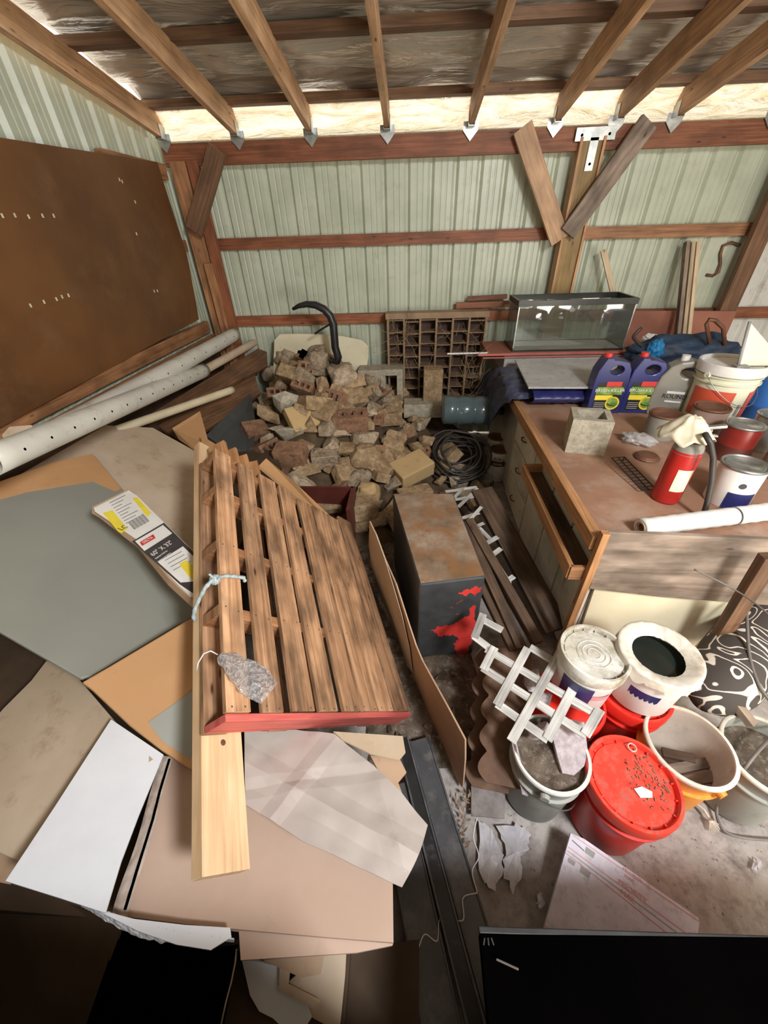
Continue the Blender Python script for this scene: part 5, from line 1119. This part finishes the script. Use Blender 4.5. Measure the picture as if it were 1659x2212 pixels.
# scalloped shingles
def scal(name,q,n,mat,label,wave=7,side=.02,th=.008):
    a,b,c,d=[Pz(*k) for k in q] # a far-left b far-right c near-right d near-left
    pts=[]; 
    for i in range(57): s=i/56; p=a.lerp(d,s); pts.append(p+(a-b).normalized()*side*abs(math.sin(s*PI*wave)))
    pts+=[c,b]; nn=(b-a).cross(d-a).normalized(); nn=nn if nn.z>0 else -nn
    pts=[p-nn*(p-a).dot(nn) for p in pts]; mb=MB(); mb.slab(pts,th,nn); return one(name,mb,mat,label,'shingle','scalloped shingles')
scal('roof_shingle',((1040,1400,.26),(1100,1400,.26),(1110,1712,.20),(1022,1700,.12)),0,'shingle','dark brown scalloped shingle, lower left of the pair',5,.035)
scal('roof_shingle',((1062,1400,.33),(1150,1400,.33),(1132,1702,.26),(1050,1690,.22)),0,'shingle','dark brown scalloped shingle lying on top of the other',5,.035)
mb=MB(); mb.slab([Pz(x,y,z) for x,y,z in ((1018,1600,.03),(1095,1600,.03),(1090,1768,.03),(1018,1762,.03))],.006,V((0,0,1))); one('tar_paper',mb,'tar_paper','grey tar paper strip on floor below the brown shingles','sheet')
mb=MB(); mb.slab([Pz(x,y,z) for x,y,z in ((1103,1590,.42),(1112,1600,.42),(1140,1720,.24),(1128,1716,.24))],.012); one('fibreboard_strip',mb,'fibreboard','pinkish rough fibreboard edge left of the grey bucket','board')
# ------------------------------------------------------------ buckets
pail('plastic_bucket',(.53,.655,0),.135,.37,'plastic_grey','plastic_white','grey bucket full of dark debris under the white lattice','bucket','floor buckets',fill='dirty_fill',fillz=.93,hang=R(250),ribs=1)
pail('plastic_bucket',(.79,.577,0),.147,.36,'plastic_red','plastic_red','nearest bright red bucket with dirty lid and paper scrap','bucket','floor buckets',lid='r',lidmat='plastic_red_lid')
pail('plastic_bucket',(1.047,.705,0),.146,.37,'plastic_orange','bucket_cream','orange open bucket with cream rim and wood offcuts inside','bucket','floor buckets',inner='bucket_inside',hang=R(290),ribs=1)
t=bpy.data.objects['orange'] if 0 else None
pail('plastic_bucket',(.945,.925,0),.142,.36,'plastic_red','plastic_red','red bucket beneath the ragged rimmed bucket','bucket','floor buckets',lid='r')
pail('plastic_bucket',(.665,.865,0),.135,.35,'plastic_red','plastic_red','red bucket beneath the white lidded pail','bucket','floor buckets',lid='r')
pail('plastic_bucket',(1.345,.70,0),.15,.33,'plastic_grey','bucket_cream','grey bucket of gravel cut by the right edge','bucket','floor buckets',fill='dirty_fill',fillz=.8,hang=R(255),ribs=1)
t=pail('plastic_bucket',(.712,.915,.365),.121,.25,'plastic_white','plastic_white','white pail with grimy lid stacked on a red bucket','bucket','stacked buckets',lid='r',lidmat='plastic_white_dirty',ribs=1)
mb=MB(); cc=V((.712,.915,.365)); 
for rr_ in (.02,.038,.056): mb.lathe(cc+V((0,0,.2425)),[(rr_,0),(rr_+.003,.002),(rr_+.006,0)],32)
mb.build('lid_ring','plastic_white_dirty',t)
mb=MB(); mb.lathe(cc,[(.106,.03),(.1135,.17)],16,arc=(R(200),R(262))); mb.build('label_band','blue_navy',t,smooth=True)
mb=MB(); mb.lathe(cc,[(.1115,.10),(.1125,.13)],10,arc=(R(262),R(300))); mb.build('label_band','ink_pink',t,smooth=True)
cc=V((.948,.915,.375)); t=pail('plastic_bucket',cc,.137,.245,'plastic_white','bucket_cream','white bucket of black water with ragged plastic rim','bucket','stacked buckets',fill='dark_water',fillz=.80,ribs=0)
mb=MB()
def rag(u,v):
    a=u*2*PI; r0=.122 if v<.25 else .137; z=.252
    k=noise.noise(V((math.cos(a)*3,math.sin(a)*3,7)))+.5*noise.noise(V((math.cos(a)*11,math.sin(a)*11,2)))
    if v<.5: rr_=.088+(.142-.088)*(v/.5); z=.235+.022*math.sin(v*PI)
    else: s=(v-.5)/.5; rr_=.143+.006*s+.004*k*s; z=.257-(.03+.035*max(0,k+.35))*s
    return cc+V((math.cos(a)*rr_,math.sin(a)*rr_,z+.004*noise.noise(V((math.cos(a)*9,math.sin(a)*9,v*4)))))
mb.grid(rag,90,12); mb.build('ragged_liner','bucket_cream',t,smooth=True)
mb=MB(); mb.lathe(cc,[(.119,.05),(.126,.15)],18,arc=(R(215),R(262))); mb.build('label_band','blue_navy',t,smooth=True)
# fibreboard chunk in the grey bucket and bits
mb=MB(); mb.slab([Pz(x,y,z) for x,y,z in ((1188,1545,.42),(1262,1560,.40),(1270,1625,.37),(1262,1655,.36),(1240,1675,.355),(1215,1670,.36),(1205,1640,.37),(1196,1600,.39))],.014); one('fibreboard_chunk',mb,'fibreboard','rough lilac grey fibreboard chunk resting in the grey bucket','board')
for i,(x,y,l,a,lb) in enumerate(((1165,1580,.10,30,'pale rubble bit under the lattice left opening'),(1150,1470,.11,70,'grey rubble bit under the middle lattice opening'),(1175,1510,.09,10,'grey brown bit under the lattice centre'))):
    p=Pz(x,y,.40); one('rubble_bit',chunk(p,(l,l*.6,l*.3),Matrix.Rotation(R(a),3,'Z')),'fibreboard',lb,'rubble')
for i,(x0,y0,x1,y1,lb) in enumerate(((1440,1665,1545,1645,'longest offcut lying across the orange bucket'),(1470,1690,1560,1675,'lower offcut at front inside orange bucket'),(1545,1640,1560,1690,'upright offcut against the inner wall of orange bucket'),(1430,1625,1500,1640,'thin dark offcut at the left inside orange bucket'))):
    a=Pz(x0,y0,.20); b=Pz(x1,y1,.22); plank('wood_offcut',a,b,.035,.02,'old_plank' if i==3 else 'worn_board',lb,'offcut','offcuts in the orange bucket')
    
mb=MB(); p=Pz(1392,1712,.358); mb.slab([p+V(k) for k in ((-.03,.01,0),(.0,.018,0),(.028,.004,0),(.02,-.014,0),(-.02,-.016,0))],.001,V((0,0,1))); one('paper_scrap',mb,'label_white','torn white paper scrap on the nearest red lid','paper')
mb=MB(); p=Pz(1365,1615,.362); mb.tube([p+V((math.cos(a*.45)*.014,math.sin(a*.45)*.014,.002)) for a in range(14)],.003,6,closed=True); one('plastic_ring',mb,'tape','little brown ring lying on the nearest red lid','ring',smooth=True)
mb=MB()
for i in range(90):
    a=rnd.uniform(0,6.28); q=.10*math.sqrt(rnd.random()); p=V((.79+.055+math.cos(a)*q*.8,.577+math.sin(a)*q*.9,.356)); 
    if (p.x-.79)**2+(p.y-.577)**2<.122**2: mb.box(p,(rnd.uniform(.003,.012),.003,.002),Matrix.Rotation(a*3,3,'Z'))
o=mb.build('lid_crumbs','leaf_brown',weld=False); tag(o,'dark crumbs and twigs scattered on the nearest red lid','debris'); o['kind']='stuff'
# patterned cushion
t=thing('patterned_cushion','rolled cushion with black and cream swirl pattern under bench','cushion',Pz(1580,1420,.3))
m,nt,b=newmat('swirl'); L=nt.links.new
mp=coords(nt,'Object',(1,1,1),False); n=N(nt,'ShaderNodeTexNoise',Scale=3.4,Detail=.6,Distortion=2.2); L(mp.outputs[0],n.inputs[0])
mu=N(nt,'ShaderNodeMath',operation='MULTIPLY'); mu.inputs[1].default_value=8.; L(n.outputs[0],mu.inputs[0]); fr=N(nt,'ShaderNodeMath',operation='FRACT'); L(mu.outputs[0],fr.inputs[0])
r=ramp(nt,[(.30,(.055,.045,.038)),(.34,(.72,.64,.55)),(.52,(.72,.64,.55)),(.56,(.055,.045,.038))]); L(fr.outputs[0],r.inputs[0]); L(r.outputs[0],b.inputs['Base Color']); b.inputs['Roughness'].default_value=.85
a=Pz(1515,1520,.34); b_=Pz(1700,1300,.42); mb=MB(); mb.tube([a.lerp(b_,i/16) for i in range(17)],[.04,.09,.115,.13,.135]+[.14]*7+[.135,.13,.115,.09,.04],26)
mb.build('cushion_cover','swirl',t,smooth=True)
plank('wood_offcut',Pz(1590,1520,.38),Pz(1625,1565,.34),.035,.03,'worn_board','short block leaning on the gravel bucket rim','offcut')
# cables at the right
def cable(name,pts,r,mat,label,cat='cable'):
    mb=MB(); P=[V(p) for p in pts]; sp=[]
    for i in range(len(P)-1):
        p0,p1,p2,p3=P[max(i-1,0)],P[i],P[i+1],P[min(i+2,len(P)-1)]
        for k in range(6):
            s=k/6; sp.append(.5*((2*p1)+(-p0+p2)*s+(2*p0-5*p1+4*p2-p3)*s*s+(-p0+3*p1-3*p2+p3)*s**3))
    sp.append(P[-1]); mb.tube(sp,r,8); return one(name,mb,mat,label,cat,smooth=True)
cable('grey_cable',[Pz(x,y,z) for x,y,z in ((1612,1290,.60),(1614,1350,.56),(1620,1420,.50),(1640,1480,.46),(1675,1530,.42))],.006,'cable_grey','grey cable hanging down over the swirl patterned cushion')
cable('grey_cable',[Pz(x,y,z) for x,y,z in ((1690,1570,.36),(1640,1620,.36),(1600,1670,.30),(1570,1700,.15),(1548,1745,.03),(1560,1790,.012),(1600,1808,.012),(1680,1815,.012))],.006,'cable_grey','grey cable looping over gravel bucket to the floor')
cable('pale_wire',[Pz(x,y,z) for x,y,z in ((1450,1150,1.0),(1500,1230,.93),(1580,1270,.9),(1640,1310,.9),(1690,1360,.9))][1:],.003,'cable_grey','thin wire drooping before the worn apron board')
# black rails on the floor
def rail(a,b,w,h,mat,label,name='metal_rail'):
    t=thing(name,label,'rail',(V(a)+V(b))/2-V((0,0,h)),'black rails on the floor'); a,b=V(a),V(b); mb=MB(); mb.beam(a,b,w,h); mb.build('rail_body',mat,t,bevel=.004)
    s=(b-a).cross(V((0,0,1))).normalized()*w*.5
    for k in(-1,1): mb=MB(); mb.beam(a+s*k+V((0,0,h*.5)),b+s*k+V((0,0,h*.5)),.008,.012); mb.build('rail_lip','steel_galv' if k==0 else 'black_rail',t,bevel=.002)
    return t
rail(Pz(905,1600,.03)+V((0,0,0)),Pz(1090,2230,.03),.085,.04,'black_rail','broad black rail nearest the concrete floor')
rail(Pz(868,1600,.05),Pz(1030,2230,.05),.05,.06,'black_metal','narrow glossy black rail in the middle of the three')
rail(Pz(850,1700,.04),Pz(955,2230,.04),.11,.05,'black_rail','black rail on the left beside the large carton')
cable('white_wire',[Pz(x,y,.07) for x,y in ((1031,1765),(1023,1808),(1034,1850),(1020,1882),(1030,1925),(1026,1930),(1000,1940),(1000,1988),(960,1980),(948,1992),(944,2033),(918,2018),(905,2045))],.0018,'wire_white','thin kinked white wire lying across the black rails','wire')
# scraps on the floor
mb=MB(); nn_=18
def sc(pts,label,z=.012,seed=1):
    c=V((0,0,0)); out=[]
    for i in range(len(pts)):
        a,b=V((*pts[i],0)),V((*pts[(i+1)%len(pts)],0))
        for k in range(4):
            q=a.lerp(b,k/4); q+=V((rnd.uniform(-4,4),rnd.uniform(-5,5),0)); out.append(Pz(q.x,q.y,z+rnd.uniform(0,.003)))
    for p in out: c+=p/len(out)
    mb=MB(); n=len(out); inn=[c.lerp(p,.55)+V((0,0,.003*noise.noise(p*30))) for p in out]
    mb.add([c+V((0,0,.004))]+inn+out,[(0,i+1,(i+1)%n+1) for i in range(n)]+[(i+1,i+1+n,(i+1)%n+1+n,(i+1)%n+1) for i in range(n)]); return one('plastic_scrap',mb,'scrap_white',label,'scrap','plastic scraps on the floor',solid=.001)
sc(((1036,1775),(1062,1790),(1085,1840),(1088,1880),(1070,1925),(1046,1905),(1030,1850)),'long torn whitish plastic scrap next to the black rails')
sc(((1075,1785),(1118,1778),(1145,1800),(1140,1835),(1120,1850),(1128,1885),(1110,1930),(1085,1880),(1092,1840)),'wide flaky whitish scrap on concrete below tar paper',.008)
sc(((1168,1925),(1178,1945),(1170,1965),(1158,1950)),'tiny whitish flake at the left of the mailer',.006); sc(((1630,1855),(1644,1860),(1646,1876),(1636,1884),(1626,1872)),'small shiny scrap near the right edge of the floor',.012)
# mailing box
pm=plane((1234,1802,.11),(1500,1985,.07),(1185,2005,.06))
t=thing('mailing_box','flat white mailing carton with pink lines on floor','mailer',Pp(1300,1930,*pm))
carton('box_lid',[(1233,1800),(1262,1812),(1508,1982),(1511,1992),(1506,2030),(1190,2030),(1175,2006)],pm,.014,'paper_mail','',parent=t)
for a,b,mt in (((1228,1830),(1480,2014),'ink_pink'),((1226,1838),(1462,2014),'ink_grey'),((1240,1806),(1510,1990),'ink_pink'),((1236,1815),(1262,1838),'ink'),((1176,1998),(1190,2014),'ink_pink'),((1222,1842),(1440,2014),'ink_pink')):
    mb=MB(); A=Pp(*a,pm[0]+pm[1]*.001,pm[1]); B=Pp(*b,pm[0]+pm[1]*.001,pm[1]); mb.beam(A,B,.003,.0008,pm[1]); mb.build('print_line',mt,t)
xd=Pp(1500,1985,*pm)-Pp(1250,1810,*pm); yd=pm[1].cross(xd)
text('lettering','PRIORITY\n  MAIL',Pp(1334,1908,*pm)+pm[1]*.001,xd,yd,.022,'ink_pink',t)
text('lettering','PRIORITY\n  MAIL',Pp(1345,1880,*pm)+pm[1]*.001,xd,yd,.015,'ink_pink',t)
for x,y,s in ((1275,1842,.016),(1265,1884,.017),(1235,1862,.012)):
    mb=MB(); A=Pp(x,y,pm[0]+pm[1]*.001,pm[1]); X=xd.normalized(); Y=pm[1].cross(X); mb.slab([A+X*s+Y*s*.6,A-X*s+Y*s*.6,A-X*s*1.0-Y*s*.6,A+X*s*.8-Y*s*.6],.0008,pm[1]); mb.build('stamp_mark','ink_grey',t)
# leaves and grit
mb=MB()
for i in range(160):
    p=Pz(rnd.gauss(990,16),rnd.uniform(1710,1860),.03) if i<70 else Pz(rnd.uniform(1040,1650),rnd.uniform(1760,2010),.006)
    s=rnd.uniform(.004,.014) if i<70 else rnd.uniform(.002,.006); A=rot(); mb.slab([p+A@V(k)*s for k in ((-1,0,0),(0,.5,.2),(1.2,0,0),(0,-.5,.1))],.001)
o=mb.build('leaf_litter','leaf_brown',weld=False); tag(o,'dry leaf bits and crumbs strewn over the concrete floor','litter'); o['kind']='stuff'
mb=MB(); c=Pz(1530,1765,.02)
for i in range(9):
    a=-1.9+i*.17; mb.tube([c,c+V((.012*math.cos(a*2),-.015,.012)),c+V((math.cos(a)*.045,math.sin(a)*.045,-.012))],.0018,5)
mb.tube([c+V((-.05,.03,0)),c+V((-.03,.045,.01)),c+V((-.01,.02,.012)),c],.006,6)
one('frayed_twine',mb,'tape','frayed bit of grey twine on floor below orange bucket','twine')
# dark bench edge the viewer stands behind
t=thing('black_bench','black workbench edge cutting off the view at the bottom right','bench',(1.0,-.25,0))
za=.62; a=Pz(1036,2016,za); b=Pz(1700,2024,za)
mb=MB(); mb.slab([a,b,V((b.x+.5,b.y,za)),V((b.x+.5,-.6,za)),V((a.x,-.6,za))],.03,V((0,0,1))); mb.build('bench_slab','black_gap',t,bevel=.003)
mb=MB(); mb.beam(a+V((0,.006,-.012)),b+V((0.3,.006,-.012)),.012,.022); mb.build('front_lip','black_metal',t,bevel=.002)
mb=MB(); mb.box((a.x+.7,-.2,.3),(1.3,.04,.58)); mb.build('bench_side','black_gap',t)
for i in range(3): mb=MB(); q=Pz(1046+i*9,2034,za+.002); mb.box(q,(.003,.012,.001),Matrix.Rotation(R(20*i-20),3,'Z')); mb.build('scratch_mark','black_metal',t)
plank('metal_splinter',Pz(1072,2072,.64),Pz(1120,2094,.66),.004,.003,'cable_grey','pale pointed splinter lying on the black bench edge','splinter')
mb=MB(); mb.box((-.95,-.13,.55),(2.1,.06,1.1)); one('shade_blocker',mb,'cardboard_shade','unseen low blocker added to shade the bottom of the view','blocker')  # unseen blocker added to keep the key light off the bottom of the view
# ------------------------------------------------------------ light
w=bpy.data.worlds.new('sky'); SC.world=w; w.use_nodes=True; bg=w.node_tree.nodes['Background']; bg.inputs[0].default_value=(1,.90,.76,1); bg.inputs[1].default_value=2.0
def area(name,loc,target,sx,sy,power,col):
    l=bpy.data.lights.new(name,'AREA'); l.shape='RECTANGLE'; l.size=sx; l.size_y=sy; l.energy=power; l.color=col
    o=bpy.data.objects.new(name,l); COL.objects.link(o); o.location=loc; d=V(target)-V(loc); o.rotation_euler=d.to_track_quat('-Z','Y').to_euler(); return o
area('door_daylight',(1.45,-.85,3.05),(-.1,.9,.4),.5,.5,125,(.97,.98,1))
area('roof_fill',(2.8,-1.5,.9),(.2,3.4,3.0),2.4,1.2,85,(1,.90,.76))  # added fill lamp that brightens the rafters and roof film
SC.view_settings.view_transform='Standard'; SC.view_settings.look='None'; SC.view_settings.gamma=1; SC.view_settings.exposure=.12; SC.view_settings.use_curve_mapping=False
